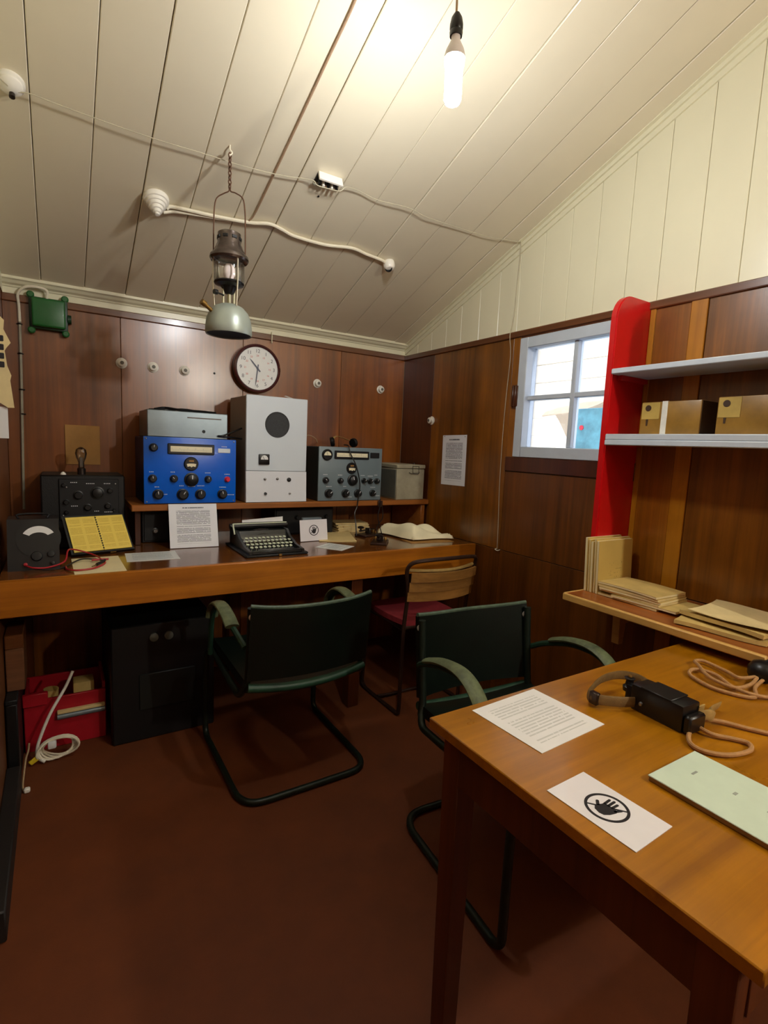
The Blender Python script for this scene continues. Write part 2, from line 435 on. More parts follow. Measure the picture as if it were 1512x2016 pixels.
# back wall
wb = MB().box(XL-.1, W+.1, D+.012, D+.1, 0, 2.1).build('wall_back', 'gap_dark', loc=(.9, D+.05, 0), smooth=0)
tag(wb, 'varnished brown plywood wall behind the desk', 'wall', kind='structure'); WORLD[wb.name] = Vector((.9, D+.05, 0))
bx_ = [XL, .281, .89, 1.5, W]
for a, b in zip(bx_, bx_[1:]):
    MB().box(a+.001, b-.001, D, D+.013, 0, 1.888, .0012).build('panel', 'panel_wood_back', wb, smooth=0)
MB().box(XL, W, D-.012, D+.013, 1.884, 1.916, .003).build('rail', 'rail_wood', wb, smooth=0)
MB().box(XL, W, D-.006, D+.013, 1.916, 2.02, .002).build('frieze_board', 'cream_wall_paint', wb, smooth=0)
cv = [(D-.005, 1.945), (D-.012, 1.945), (D-.016, 1.952), (D-.03, 1.958), (D-.04, 1.968), (D-.05, 1.973), (D-.05, 2.03), (D-.005, 2.03)]
MB().prism(cv, W-XL, MYZ, XL).build('cornice', 'cream_wall_paint', wb, smooth=0)
MB().box(1.045, 1.0495, D-.022, D-.012, 1.868, 1.93, .001).build('paint_drip', 'cream_wall_paint', wb)
MB().lathe([(0, 0), (.006, 0), (.006, .002), (0, .002)], 10, face_back(.734, D, 1.668)).build('screw_hole', 'black_soft', wb)
# right wall
wy0, wy1, wz0, wz1 = 1.275, 1.91, 1.292, 1.874           # window opening
wr = MB()
wr.box(W+.012, W+.1, YR-.1, wy0, 0, 3.1).box(W+.012, W+.1, wy1, D+.1, 0, 3.1).box(W+.012, W+.1, wy0, wy1, 0, wz0).box(W+.012, W+.1, wy0, wy1, wz1, 3.1)
wr = wr.build('wall_right', 'gap_dark', loc=(W+.05, .4, 0), smooth=0); tag(wr, 'wall with brown panelling below and cream boards above', 'wall', kind='structure'); WORLD[wr.name] = Vector((W+.05, .4, 0))
ys = [D, 2.617, 1.965]
for i, (a, b) in enumerate(((D, 2.617), (2.617, 1.962))):
    MB().box(W, W+.013, b+.001, a-.001, .803, 1.888, .0012).build('panel', 'panel_dark' if i == 0 else 'panel_wood', wr, smooth=0)
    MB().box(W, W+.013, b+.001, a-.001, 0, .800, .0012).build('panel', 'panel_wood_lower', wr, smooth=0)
MB().box(W-.001, W+.013, wy1+.002, 1.96, 1.22, 1.888, .001).build('window_post', 'panel_wood', wr, smooth=0)
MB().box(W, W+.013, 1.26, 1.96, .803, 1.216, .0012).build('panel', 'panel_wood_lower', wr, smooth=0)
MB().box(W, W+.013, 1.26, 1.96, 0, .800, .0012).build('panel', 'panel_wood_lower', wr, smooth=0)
MB().box(W-.008, W+.013, 1.24, 1.96, 1.22, wz0, .002).build('window_apron', 'panel_dark', wr, smooth=0)
for a, b in ((1.258, 1.09), (1.028, .42), (.418, -.19), (-.192, -.8), (-.802, -1.41), (-1.412, YR)):
    MB().box(W, W+.013, b, a, .803, 1.888, .0012).build('panel', 'panel_wood', wr, smooth=0)
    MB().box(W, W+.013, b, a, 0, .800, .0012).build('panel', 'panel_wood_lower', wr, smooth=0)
MB().box(W-.006, W+.013, 1.03, 1.088, 0, 1.888, .002).build('batten', 'batten_wood', wr, smooth=0)
MB().box(W-.005, W+.013, 1.222, 1.2435, .82, 1.888, .002).build('batten', 'batten_wood', wr, smooth=0)
MB().box(W-.012, W+.013, YR, D-.01, 1.884, 1.914, .003).build('rail', 'rail_wood_y', wr, smooth=0)
MB().box(W-.004, W+.013, wy0, wy1, 1.872, 1.888, .001).build('window_head', 'panel_dark', wr, smooth=0)
sy = [2.802, 2.659, 2.52, 2.386, 2.237, 2.09, 1.953, 1.806, 1.658, 1.517, 1.37, 1.229, 1.085, .943, .80]
while sy[-1] > YR+.1: sy.append(sy[-1]-.143)
sy = [D] + sy
MXZ = Matrix(((0, 0, 1, 0), (1, 0, 0, 0), (0, 1, 0, 0), (0, 0, 0, 1)))
for i, (a, b) in enumerate(zip(sy, sy[1:])):
    a2, b2 = a-.0006, b+.0006
    poly = [(b2, 1.912), (a2, 1.912), (a2, zc(a2)+.03)] + ([(YRIDGE, zr+.03)] if b2 < YRIDGE < a2 else []) + [(b2, zc(b2)+.03)]
    m = MB().prism(poly, .013, MXZ, W)
    bmesh.ops.bevel(m.bm, geom=[e for e in m.bm.edges if abs(e.verts[0].co.y-e.verts[1].co.y) < 1e-6 and abs(e.verts[0].co.z-e.verts[1].co.z) > .02 and min(v.co.x for v in e.verts) < W+.001], offset=.002, segments=1, affect='EDGES')
    m.build('board', 'cream_wall_paint', wr, smooth=0)
sl = [(D-.0, zc(D)-.045), (YRIDGE, zr-.045), (YRIDGE, zr+.03), (D, zc(D)+.03)]
MB().prism(sl, .008, MYZ, W-.008).build('cornice', 'cream_wall_paint', wr, smooth=0)
sl = [(D-.0, zc(D)-.022), (YRIDGE, zr-.022), (YRIDGE, zr+.03), (D, zc(D)+.03)]
m = MB().prism(sl, .034, MYZ, W-.034)
bmesh.ops.bevel(m.bm, geom=[e for e in m.bm.edges if e.calc_length() > 2 and all(v.co.x < W-.03 for v in e.verts)], offset=.016, segments=4, affect='EDGES')
m.build('cornice', 'cream_wall_paint', wr, smooth=60)
# left and rear walls
wl = MB().box(XL-.1, XL, YR-.1, D+.1, 0, 3.2).build('wall_left', 'left_wall_paint', loc=(XL-.05, .4, 0), smooth=0); tag(wl, 'brown wall at the left end of the desk', 'wall', kind='structure')
WORLD[wl.name] = Vector((XL-.05, .4, 0))
MB().prism([(D, 1.916), (D, zc(D)+.03), (YRIDGE, zr+.03), (YRIDGE, 1.916)], .006, MYZ, XL).build('upper_board', 'cream_wall_paint', wl, smooth=0)
wq = MB().box(XL-.1, W+.1, YR-.1, YR, 0, 2.3).build('wall_rear', 'left_wall_paint', loc=(.9, YR-.05, 0), smooth=0); tag(wq, 'plain wall at the far end from the desk', 'wall', kind='structure')
bl = MB().box(XL, XL+.045, 1.5, 2.2, 0, .09, .004).build('baseboard_left', 'skirting_dark', loc=(XL+.02, 1.85, 0)); tag(bl, 'dark skirting board along the left wall', 'skirting board', kind='structure')

# window
wn = thing('window_1', 'pale grey painted four-pane window beside the red shelf upright', 'window', (W, 1.59, wz0), kind='structure')
fx0, fx1 = W-.012, W+.06
st = .052
MB().box(fx0, fx1, wy1-st, wy1, wz0, wz1, .003).build('stile', 'sash_paint', wn)
MB().box(fx0, fx1, wy0, wy0+st, wz0, wz1, .003).build('stile', 'sash_paint', wn)
MB().box(fx0, fx1, wy0+st, wy1-st, wz1-st, wz1, .003).build('sash_rail', 'sash_paint', wn)
MB().box(fx0, fx1, wy0+st, wy1-st, wz0, wz0+st, .003).build('sash_rail', 'sash_paint', wn)
MB().box(W+.008, W+.05, 1.577, 1.601, wz0+st, wz1-st, .003).build('glazing_bar', 'sash_paint', wn)
MB().box(W+.01, W+.048, wy0+st, wy1-st, 1.572, 1.594, .003).build('glazing_bar', 'sash_paint', wn)
for a, b in ((wy0+st, 1.577), (1.601, wy1-st)):
    for c, d in ((wz0+st, 1.572), (1.594, wz1-st)):
        MB().box(W+.03, W+.033, a, b, c, d).build('pane', 'window_glass', wn)
hg = MB().box(W-.017, W-.009, 1.90, 1.94, 1.545, 1.645, .001).box(W-.021, W-.009, 1.908, 1.917, 1.54, 1.65, .003).box(W-.021, W-.009, 1.926, 1.934, 1.54, 1.65, .003)
hg.build('hinge', 'panel_dark', wn)

# outside, seen through the window
g = MB().box(W+.12, 14, -8, 12, -.5, -.3).build('snow_ground', 'snow', loc=(6, 2, -.3)); tag(g, 'snow-covered ground outside the window', 'ground', kind='structure')
hw = thing('hut_wall', 'pale cream boarded wall of a neighbouring hut outside the window', 'wall', (4.7, 4.2, -.3))
for i in range(19):
    MB().box(4.7, 4.74, 2.2, 7.5, -.28+i*.2, -.085+i*.2, .006).build('board', 'hut_cream', hw, smooth=0)
MB().box(4.66, 4.71, 4.3, 4.42, -.3, 2.5, .004).build('corner_post', 'rock_grey', hw)
tb = thing('teal_notice_board', 'teal painted board leaning outside the window', 'board', (3.3, 2.05, -.3))
MB().box(3.3, 3.33, 1.95, 2.64, -.3, 1.66, .004).build('board', 'teal_board', tb)
MB().lathe([(0, 0), (.018, 0), (.018, .004), (0, .004)], 16, T((3.3, 2.54, 1.52)) @ RYM90).build('pink_spot', 'red_knob', tb)
tp = thing('beige_tarpaulin', 'sagging beige tarpaulin slung outside the window', 'tarpaulin', (3.6, 2.3, 2.0))
MB().sheet(lambda u, v: (3.5+.35*v, 1.6+1.5*u, 2.02-.42*u*(1-.5*v)+.05*math.sin(7*u+4*v)-.3*v*v), 14, 8, .01).build('canvas', 'tarp_beige', tp)
MB().cyl((3.5, 1.62, -.3), (3.5, 1.62, 2.03), .02).build('pole', 'rock_grey', tp)
MB().cyl((3.85, 3.08, -.3), (3.85, 3.08, 1.7), .02).build('pole', 'rock_grey', tp)

# ================================================================== DESK AND SHELF
dk = thing('operating_desk', 'long brown varnished desk with a deep front board against the back wall', 'desk', (.9, 2.5, 0))
MB().box(-.185, 1.962, 2.15, D-.006, .772, .80, .003).build('desk_top', 'desk_top', dk)
MB().box(-.185, 1.962, 2.135, 2.158, .670, .801, .003).build('front_board', 'desk_front', dk)
for x0, y0 in ((1.205, 2.172), (-.183, 2.86), (1.89, 2.24), (.80, 2.86)):
    MB().box(x0, x0+.062, y0, y0+.062, 0, .772, .003).build('leg', 'panel_dark', dk)
ds = thing('desk_shelf', 'low brown plank shelf standing on the desk under the radios', 'shelf', (1.1, 2.76, .80))
MB().box(.28, 1.962, 2.59, D-.006, .970, 1.0, .003).build('shelf_board', 'shelf_wood', ds)
MB().box(1.912, 1.94, 2.60, 2.93, .8005, .970, .002).build('support', 'shelf_wood', ds)
MB().box(.30, .325, 2.66, 2.93, .8005, .970, .002).build('support', 'panel_dark', ds)

# ---- knobs, meters
def knob(par, x, y, z, r, h, mat='knob_black', pointer=True):
    k = MB().lathe([(0, 0), (r, 0), (r, h*.28), (r*.82, h*.36), (r*.74, h*.92), (r*.66, h), (0, h)], 20, face_back(x, y, z)).build('knob', mat, par)
    if pointer:
        a = random.uniform(-.9, .9)
        MB().box(-r*.06, r*.06, r*.1, r*.66, h, h+.0012, M=face_back(x, y, z) @ Matrix.Rotation(a, 4, 'Z')).build('pointer_line', 'print_white', k)
    return k
def round_meter(par, x, y, z, r):
    b = MB().lathe([(0, 0), (r, 0), (r, .008), (r*.86, .012), (r*.80, .009), (0, .009)], 28, face_back(x, y, z)).build('meter', 'black_plastic', par)
    a = [(-r*.68*math.cos(t), r*.70*math.sin(t)-.1*r) for t in [math.pi*i/16 for i in range(17)]]
    MB().prism(a, .001, face_back(x, y-.0095, z)).build('meter_scale', 'dial_cream', b)
    MB().box(-r*.02, r*.02, -r*.1, r*.5, 0, .0006, M=face_back(x, y-.011, z) @ Matrix.Rotation(.4, 4, 'Z')).build('needle', 'print_black', b)
    return b
def band_dial(par, x, y, z, r):
    b = MB().lathe([(0, 0), (r, 0), (r, .006), (r*.9, .010), (0, .010)], 28, face_back(x, y, z)).build('tuning_dial', 'black_plastic', par)
    lo = [(r*.62*math.cos(t), r*.62*math.sin(t)*.9-.12*r) for t in [math.pi+math.pi*i/14 for i in range(15)]]
    MB().prism([(-r*.66, 0), *lo[0:0], (-r*.55, -r*.42), (-r*.2, -r*.34), (0, -r*.5), (r*.2, -r*.34), (r*.55, -r*.42), (r*.66, 0), (r*.3, r*.06), (-r*.3, r*.06)], .001, face_back(x, y-.010, z)).build('dial_window', 'dial_cream', b)
    MB().box(-r*.34, r*.34, r*.3, r*.55, 0, .001, M=face_back(x, y-.010, z)).build('dial_window', 'card_yellow', b)
    return b
def slide_dial(par, x0, x1, z0, z1, y, slope=0):
    b = MB().box(x0, x1, y-.008, y, z0, z1, .003).build('frequency_dial', 'black_plastic', par)
    m = .012
    MB().box(x0+m, x1-m, y-.009, y-.007, z0+m, z1-m).build('dial_scale', 'dial_cream', b)
    tk = MB()
    for i in range(26):
        xx = x0+m+.006+(x1-x0-2*m-.012)*i/25; tk.box(xx-.0005, xx+.0005, y-.0096, y-.0088, z0+m+.003, z0+m+(.012 if i % 5 else .018))
    tk.build('scale_marks', 'print_grey', b)
    return b
def legends(par, spots, y):
    m = MB()
    for x, z in spots:
        for k in range(random.randint(3, 5)):
            m.box(x-.014+k*.007, x-.014+k*.007+.0042, y-.0006, y+.001, z, z+.0035)
    o = m.build('panel_lettering', 'print_white', par, smooth=0); o['kind'] = 'stuff'; return o

# ---- blue receiver
br = thing('radio_receiver', 'bright blue radio receiver with a red knob', 'radio', (.545, 2.77, 1.0))
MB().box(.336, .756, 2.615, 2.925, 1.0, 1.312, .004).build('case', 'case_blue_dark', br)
fp = MB().box(.334, .757, 2.606, 2.618, 1.003, 1.314, .003, 2).build('front_panel', 'blue_paint', br)
slide_dial(br, .437, .650, 1.236, 1.286, 2.606)
band_dial(br, .542, 2.606, 1.192, .033)
for x, z, r in ((.376, 1.264, .019), (.371, 1.121, .019), (.464, 1.121, .018), (.543, 1.117, .033), (.621, 1.119, .017), (.394, 1.047, .024), (.503, 1.046, .027), (.585, 1.046, .025), (.690, 1.046, .024)):
    knob(br, x, 2.606, z, r, .024)
knob(br, .714, 2.606, 1.119, .014, .02, 'red_knob', False)
MB().box(.668, .728, 2.603, 2.607, 1.248, 1.27, .002).build('nameplate', 'cabinet_white', br)
legends(br, [(.371, 1.150), (.464, 1.150), (.621, 1.148), (.715, 1.142), (.394, 1.08), (.503, 1.085), (.585, 1.085), (.69, 1.078), (.73, 1.04), (.43, 1.045), (.542, 1.082), (.70, 1.277)], 2.606)
for x in (.345, .746):
    for z in (1.012, 1.304): MB().lathe([(0, 0), (.004, 0), (.003, .002), (0, .003)], 10, face_back(x, 2.606, z)).build('screw', 'steel', br)
# ---- chassis on top of the blue receiver
cb = thing('metal_chassis', 'scuffed bare grey metal chassis lying on top of the blue radio', 'metal box', (.54, 2.77, 1.314))
MB().box(.354, .721, 2.63, 2.90, 1.3145, 1.438, .003).build('casing', 'grey_chassis', cb)
MB().lathe([(0, 0), (.008, 0), (.008, .002), (0, .002)], 14, face_back(.606, 2.6305, 1.348)).build('socket', 'black_soft', cb)
MB().box(.53, .69, 2.6285, 2.6305, 1.408, 1.413, .0005).build('slot', 'dark_steel', cb)
MB().tube([(.40, 2.72, 1.444), (.45, 2.75, 1.455), (.52, 2.70, 1.446), (.60, 2.76, 1.45), (.68, 2.70, 1.444)], .006, 8, smooth=4).build('wiring', 'black_plastic', cb)
MB().tube([(.385, 2.78, 1.443), (.47, 2.83, 1.45), (.56, 2.80, 1.455), (.66, 2.84, 1.444)], .006, 8, smooth=4).build('wiring', 'black_plastic', cb)
pl = MB().tube([(.672, 2.622, 1.330), (.70, 2.612, 1.335), (.80, 2.66, 1.375)], .0045, 8, smooth=4).tube([(.672, 2.622, 1.330), (.72, 2.612, 1.328), (.80, 2.66, 1.322)], .0045, 8, smooth=4).build('probe_leads', 'black_plastic', loc=(.74, 2.63, 1.32))
tag(pl, 'pair of stiff black leads sticking out between blue radio and white cabinet', 'wire')
# ---- white cabinet
wc = thing('speaker_cabinet', 'tall white metal cabinet with round speaker and small meter', 'cabinet', (.97, 2.76, 1.0))
MB().box(.808, 1.132, 2.612, 2.90, 1.0, 1.541, .004).build('casing', 'cabinet_side_reflect', wc)
MB().box(.805, 1.134, 2.600, 2.614, 1.163, 1.543, .003).build('front_panel', 'cabinet_white', wc)
lp = MB().prism([(2.600, 1.162), (2.592, 1.003), (2.614, 1.003), (2.614, 1.162)], .329, MYZ, .806).build('lower_panel', 'cabinet_white_low', wc, smooth=0)
sg = MB().lathe([(0, .001), (.060, .001), (.062, .003), (.065, .003), (.066, 0), (0, 0)], 40, face_back(.968, 2.600, 1.402)).build('speaker_grille', 'speaker_grey', wc)
mm = MB().box(.870, .926, 2.588, 2.601, 1.196, 1.250, .004, 2).build('meter', 'black_plastic', wc)
MB().prism([(-.019*math.cos(t), .022*math.sin(t)) for t in [math.pi*i/16 for i in range(17)]], .0012, face_back(.898, 2.5885, 1.222)).build('meter_scale', 'dial_white', mm)
MB().box(-.0008, .0008, 0, .018, 0, .0006, M=face_back(.898, 2.587, 1.222) @ Matrix.Rotation(.5, 4, 'Z')).build('needle', 'print_black', mm)
for x, z, r, mt in ((.905, 1.122, .0055, 'steel'), (.972, 1.124, .0055, 'steel'), (1.036, 1.119, .009, 'knob_black'), (.907, 1.047, .009, 'speaker_grey'), (1.040, 1.047, .006, 'steel')):
    MB().lathe([(0, 0), (r*1.3, 0), (r*1.3, .002), (r*.8, .003), (r*.7, .014), (0, .015)], 14, face_back(x, 2.598, z)).build('switch', mt, wc)
MB().sheet(lambda u, v: (1.07+.06*u, 2.68+.1*v, 1.548+.022*math.sin(3*u+1)*v), 6, 6, .001).build('folded_paper', 'sheet_white', loc=(1.1, 2.73, 1.543))
tag(bpy.data.objects['folded_paper'], 'small scrap of white paper curling on top of the white cabinet', 'paper')
# handset hung on the cabinet's right side
hs = thing('hanging_handset', 'small dark handset hung on the right side of the white cabinet', 'handset', (1.165, 2.74, 1.46))
MB().lathe([(0, -.028), (.016, -.03), (.024, -.02), (.026, 0), (.024, .02), (.016, .03), (0, .028)], 18, T((1.172, 2.76, 1.505)) @ Matrix.Rotation(R(90), 4, 'Y') @ Matrix.Scale(.8, 4, (0, 0, 1))).build('earpiece', 'black_plastic', hs)
MB().box(1.132, 1.15, 2.75, 2.77, 1.495, 1.52, .002).build('hook', 'dark_steel', hs)
MB().tube([(1.175, 2.76, 1.48), (1.19, 2.765, 1.42), (1.175, 2.76, 1.36), (1.16, 2.75, 1.33), (1.20, 2.74, 1.36), (1.25, 2.75, 1.345), (1.27, 2.76, 1.322)], .0025, 6, smooth=6).build('flex', 'tan_cable', hs)
# ---- grey receiver
gr = thing('radio_receiver', 'blue-grey radio receiver with black knobs and a round meter', 'radio', (1.41, 2.77, 1.0))
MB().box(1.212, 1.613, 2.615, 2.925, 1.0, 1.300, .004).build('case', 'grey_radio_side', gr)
MB().box(1.210, 1.615, 2.606, 2.618, 1.002, 1.302, .003, 2).build('front_panel', 'grey_radio', gr)
slide_dial(gr, 1.303, 1.524, 1.236, 1.282, 2.606)
round_meter(gr, 1.258, 2.606, 1.257, .031)
band_dial(gr, 1.413, 2.606, 1.186, .032)
for x, z, r in ((1.253, 1.117, .018), (1.344, 1.115, .017), (1.422, 1.118, .032), (1.496, 1.115, .016), (1.537, 1.113, .017), (1.582, 1.113, .017), (1.274, 1.044, .025), (1.379, 1.043, .024), (1.459, 1.042, .024), (1.557, 1.043, .020)):
    knob(gr, x, 2.606, z, r, .024)
MB().box(1.534, 1.594, 2.601, 2.607, 1.246, 1.277, .002).build('nameplate', 'knob_black', gr)
legends(gr, [(1.253, 1.146), (1.344, 1.144), (1.49, 1.143), (1.537, 1.14), (1.582, 1.146), (1.274, 1.08), (1.379, 1.08), (1.557, 1.075), (1.41, 1.02), (1.595, 1.025)], 2.606)
# ---- headphones on the grey receiver
hp = thing('headphones', 'old black headphones with pale band lying on the grey radio', 'headphones', (1.40, 2.70, 1.302))
for x, y, tl in ((1.335, 2.70, .5), (1.478, 2.71, -.4)):
    MB().lathe([(0, -.012), (.024, -.012), (.027, -.006), (.027, .006), (.020, .012), (0, .012)], 20, T((x, y, 1.330)) @ Matrix.Rotation(R(78), 4, 'Y') @ Matrix.Rotation(tl, 4, 'X')).build('earpiece', 'black_plastic', hp)
MB().tube([(1.340, 2.70, 1.348), (1.365, 2.72, 1.362), (1.41, 2.735, 1.358), (1.45, 2.73, 1.345), (1.475, 2.715, 1.335)], .004, 8, smooth=6, flat=(.008, .002)).build('headband', 'strap_light', hp)
MB().tube([(1.39, 2.66, 1.315), (1.386, 2.60, 1.31), (1.392, 2.585, 1.27), (1.425, 2.572, 1.20), (1.452, 2.57, 1.10), (1.446, 2.572, 1.02), (1.442, 2.575, .97), (1.425, 2.57, .93), (1.43, 2.56, .87), (1.42, 2.53, .81)], .0035, 6, smooth=6).build('flex', 'black_plastic', hp)
jk = thing('cable_clamp', 'dark brown cable clamp hanging over the shelf edge under the grey radio', 'clamp', (1.60, 2.585, .97))
MB().box(1.585, 1.615, 2.574, 2.588, .962, 1.0, .003).build('clip', 'tube_brown', jk)
MB().tube([(1.598, 2.578, 1.01), (1.592, 2.572, 1.0), (1.592, 2.572, .96), (1.575, 2.56, .91), (1.565, 2.52, .86), (1.555, 2.47, .812)], .0028, 6, smooth=5).build('flex', 'black_plastic', jk)
MB().tube([(1.605, 2.578, .99), (1.612, 2.572, .95), (1.60, 2.55, .90), (1.535, 2.50, .86), (1.515, 2.46, .812)], .0028, 6, smooth=5).build('flex', 'black_plastic', jk)
# ---- khaki metal box
kb = thing('metal_deed_box', 'worn khaki-grey metal box with wire latch at the shelf end', 'metal box', (1.82, 2.76, 1.0))
MB().box(1.722, 1.925, 2.60, 2.92, 1.0, 1.188, .004).build('body', 'khaki_box', kb)
MB().box(1.718, 1.929, 2.596, 2.924, 1.190, 1.214, .004).build('lid', 'khaki_box', kb)
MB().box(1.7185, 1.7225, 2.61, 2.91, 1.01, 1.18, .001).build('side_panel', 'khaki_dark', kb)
MB().tube([(1.83, 2.593, 1.205), (1.83, 2.590, 1.165), (1.875, 2.590, 1.165), (1.875, 2.593, 1.205)], .002, 6, closed=True).build('latch', 'dark_steel', kb)
MB().tube([(1.805, 2.593, 1.168), (1.815, 2.590, 1.16), (1.87, 2.590, 1.158), (1.88, 2.592, 1.168)], .002, 6).build('latch_wire', 'dark_steel', kb)
MB().lathe([(0, 0), (.007, 0), (.007, .004), (.004, .010), (0, .012)], 12, T((1.885, 2.66, 1.214))).build('stud', 'dark_steel', kb)
# ---- black boxes added to fill the dark under the shelf
for nm, x0, x1, lab in (('dark_fill_box', .335, .70, 'black crackle-finish box with chrome knob added to fill the dark under the shelf behind the standing notice'), ('dark_fill_box', 1.0, 1.36, 'black crackle-finish box added to fill the dark under the shelf behind the typewriter')):
    pu = thing(nm, lab, 'equipment', ((x0+x1)/2, 2.8, .80))
    MB().box(x0, x1, 2.71, 2.93, .80, .955, .005).build('case', 'black_crackle', pu)
    MB().box(x0+.01, x1-.01, 2.705, 2.712, .81, .945, .002).build('front_panel', 'black_soft', pu)
    for q, (dx, zz) in enumerate(((.06, .86), (.13, .9), (.24, .87), (.31, .9))): knob(pu, x0+dx, 2.705, zz, .013, .018, 'steel' if q == 0 and x0 < .5 else 'knob_black', False)

# ---- typewriter
tw = thing('typewriter', 'black portable typewriter with pale round keys', 'typewriter', (.845, 2.36, .80))
MB().box(.690, .985, 2.205, 2.545, .8004, .812, .004).build('base_board', 'black_crackle', tw)
side = [(2.215, .812), (2.215, .826), (2.30, .834), (2.385, .862), (2.42, .888), (2.53, .888), (2.53, .812)]
MB().prism(side, .012, MYZ, .708).build('side_frame', 'typewriter_black', tw)
MB().prism(side, .012, MYZ, .955).build('side_frame', 'typewriter_black', tw)
MB().prism([(2.40, .84), (2.425, .884), (2.53, .884), (2.53, .814), (2.40, .814)], .236, MYZ, .7195).build('body', 'typewriter_black', tw)
MB().box(.7195, .9555, 2.215, 2.232, .812, .828, .003).build('front_bar', 'typewriter_black', tw)
MB().box(.7195, .9555, 2.232, 2.40, .812, .817, .001).build('key_well', 'black_soft', tw)
MB().box(.752, .925, 2.236, 2.250, .822, .830, .003, 2).build('space_bar', 'typewriter_black', tw)
MB().cyl((.712, 2.487, .900), (.965, 2.487, .900), .017, n=24).build('platen_roller', 'black_plastic', tw)
MB().cyl((.695, 2.487, .900), (.712, 2.487, .900), .013, n=18).cyl((.965, 2.487, .900), (.985, 2.487, .900), .013, n=18).build('platen_knob', 'black_plastic', tw)
MB().cyl((.706, 2.46, .915), (.972, 2.46, .915), .003, n=8).build('carriage_rod', 'key_cap', tw)
MB().tube([(.704, 2.46, .915), (.700, 2.445, .905), (.703, 2.43, .87)], .004, 8).build('carriage_lever', 'key_cap', tw)
MB().sheet(lambda u, v: (.78+.115*u, 2.415+.035*v, .868+.022*v-.012*(2*u-1)**2), 10, 5, .002).build('type_basket', 'dark_steel', tw)
MB().box(.838, .852, 2.198, 2.207, .802, .812, .001).build('latch', 'brass', tw)
key_me = None
for r_, (n, yy, zz, off) in enumerate(((10, 2.37, .858, .008), (11, 2.34, .849, .0), (11, 2.308, .840, -.004), (10, 2.275, .832, .004))):
    for i in range(n):
        x = .733+off+i*.0208
        if key_me is None:
            k = MB().lathe([(0, .001), (.006, .001), (.0078, .0025), (.0078, 0), (.006, -.002), (.0012, -.002), (.0012, -.022), (0, -.022)], 12).build('key', 'key_cap', tw, local=True); key_me = k.data
        else:
            k = bpy.data.objects.new('key', key_me); COL.objects.link(k); k.parent = tw
        k.location = Vector((x, yy, zz)) - WORLD[tw.name]; k.rotation_euler = (R(14), 0, 0)
pw = MB().sheet(lambda u, v: (.762+.21*u, 2.503+.018*v-.01*v*v, .895+.0*u+(.030+.012*u)*v), 8, 6, .0008).build('paper_sheet', 'sheet_white', loc=(.866, 2.50, .895)); tag(pw, 'white paper rolled into the typewriter', 'paper')

# ---- no-touching signs
def touch_sign(root, M, scale, mat='sign_white', wd=.152, ht=.106):
    """card in local XY, X to the right and Y up; hand in a barred ring"""
    MB().box(-wd/2, wd/2, -ht/2, ht/2, 0, .0012, M=M).build('card', mat, root)
    k = scale
    ring = MB(); b = bmesh.new(); n = 48
    ra, rb = .0345*k, .0298*k
    for i in range(n):
        t0, t1 = 2*math.pi*i/n, 2*math.pi*(i+1)/n
        ring.prism([(ra*math.cos(t0), ra*math.sin(t0)), (ra*math.cos(t1), ra*math.sin(t1)), (rb*math.cos(t1), rb*math.sin(t1)), (rb*math.cos(t0), rb*math.sin(t0))], .0004, M, .0012)
    b.free(); ring.build('ring', 'print_black', root, smooth=0)
    MB().box(-.031*k, .031*k, -.0014*k, .0014*k, .0012, .0017, M=M @ Matrix.Rotation(R(38), 4, 'Z')).build('bar', 'print_black', root)
    h = MB()
    palm = [(-.0125, -.006), (-.013, -.013), (-.009, -.019), (0, -.022), (.008, -.020), (.013, -.012), (.0165, .001), (.0145, .006), (.004, .0065), (-.0085, .0065), (-.0095, 0)]
    h.prism([(x*k, y*k) for x, y in palm], .0006, M, .0012)
    def fing(x0, y0, x1, y1, w):
        d = Vector((x1-x0, y1-y0)); L = d.length; a = math.atan2(d.y, d.x)
        pts = [(0, -w), (L, -w)] + [(L+w*math.sin(t), -w*math.cos(t)) for t in (.5, 1.1, 1.57, 2.1, 2.6)] + [(L, w), (0, w)]
        h.prism([((x0+p*math.cos(a)-q*math.sin(a))*k, (y0+p*math.sin(a)+q*math.cos(a))*k) for p, q in pts], .0006, M, .0012)
    fing(-.0072, .004, -.0082, .020, .0021); fing(-.0008, .004, -.0012, .0225, .0021); fing(.0056, .004, .0062, .0195, .0021); fing(.0128, .0, .0175, .012, .0021); fing(-.0108, -.008, -.0178, .001, .0026)
    h.build('hand', 'print_black', root, smooth=0)
sg1 = thing('no_touching_sign', 'small white card with barred black hand propped beside the typewriter', 'sign', (1.145, 2.51, .80))
lean = Matrix.Rotation(R(8), 4, 'X')
touch_sign(sg1, T((1.145, 2.505, .858)) @ Matrix.Rotation(R(4), 4, 'Z') @ RX90 @ Matrix.Rotation(R(-9), 4, 'X'), .82, wd=.162, ht=.112)
MB().box(1.09, 1.20, 2.527, 2.55, .80, .922, .002, M=None).build('holder', 'grey_chassis', sg1)
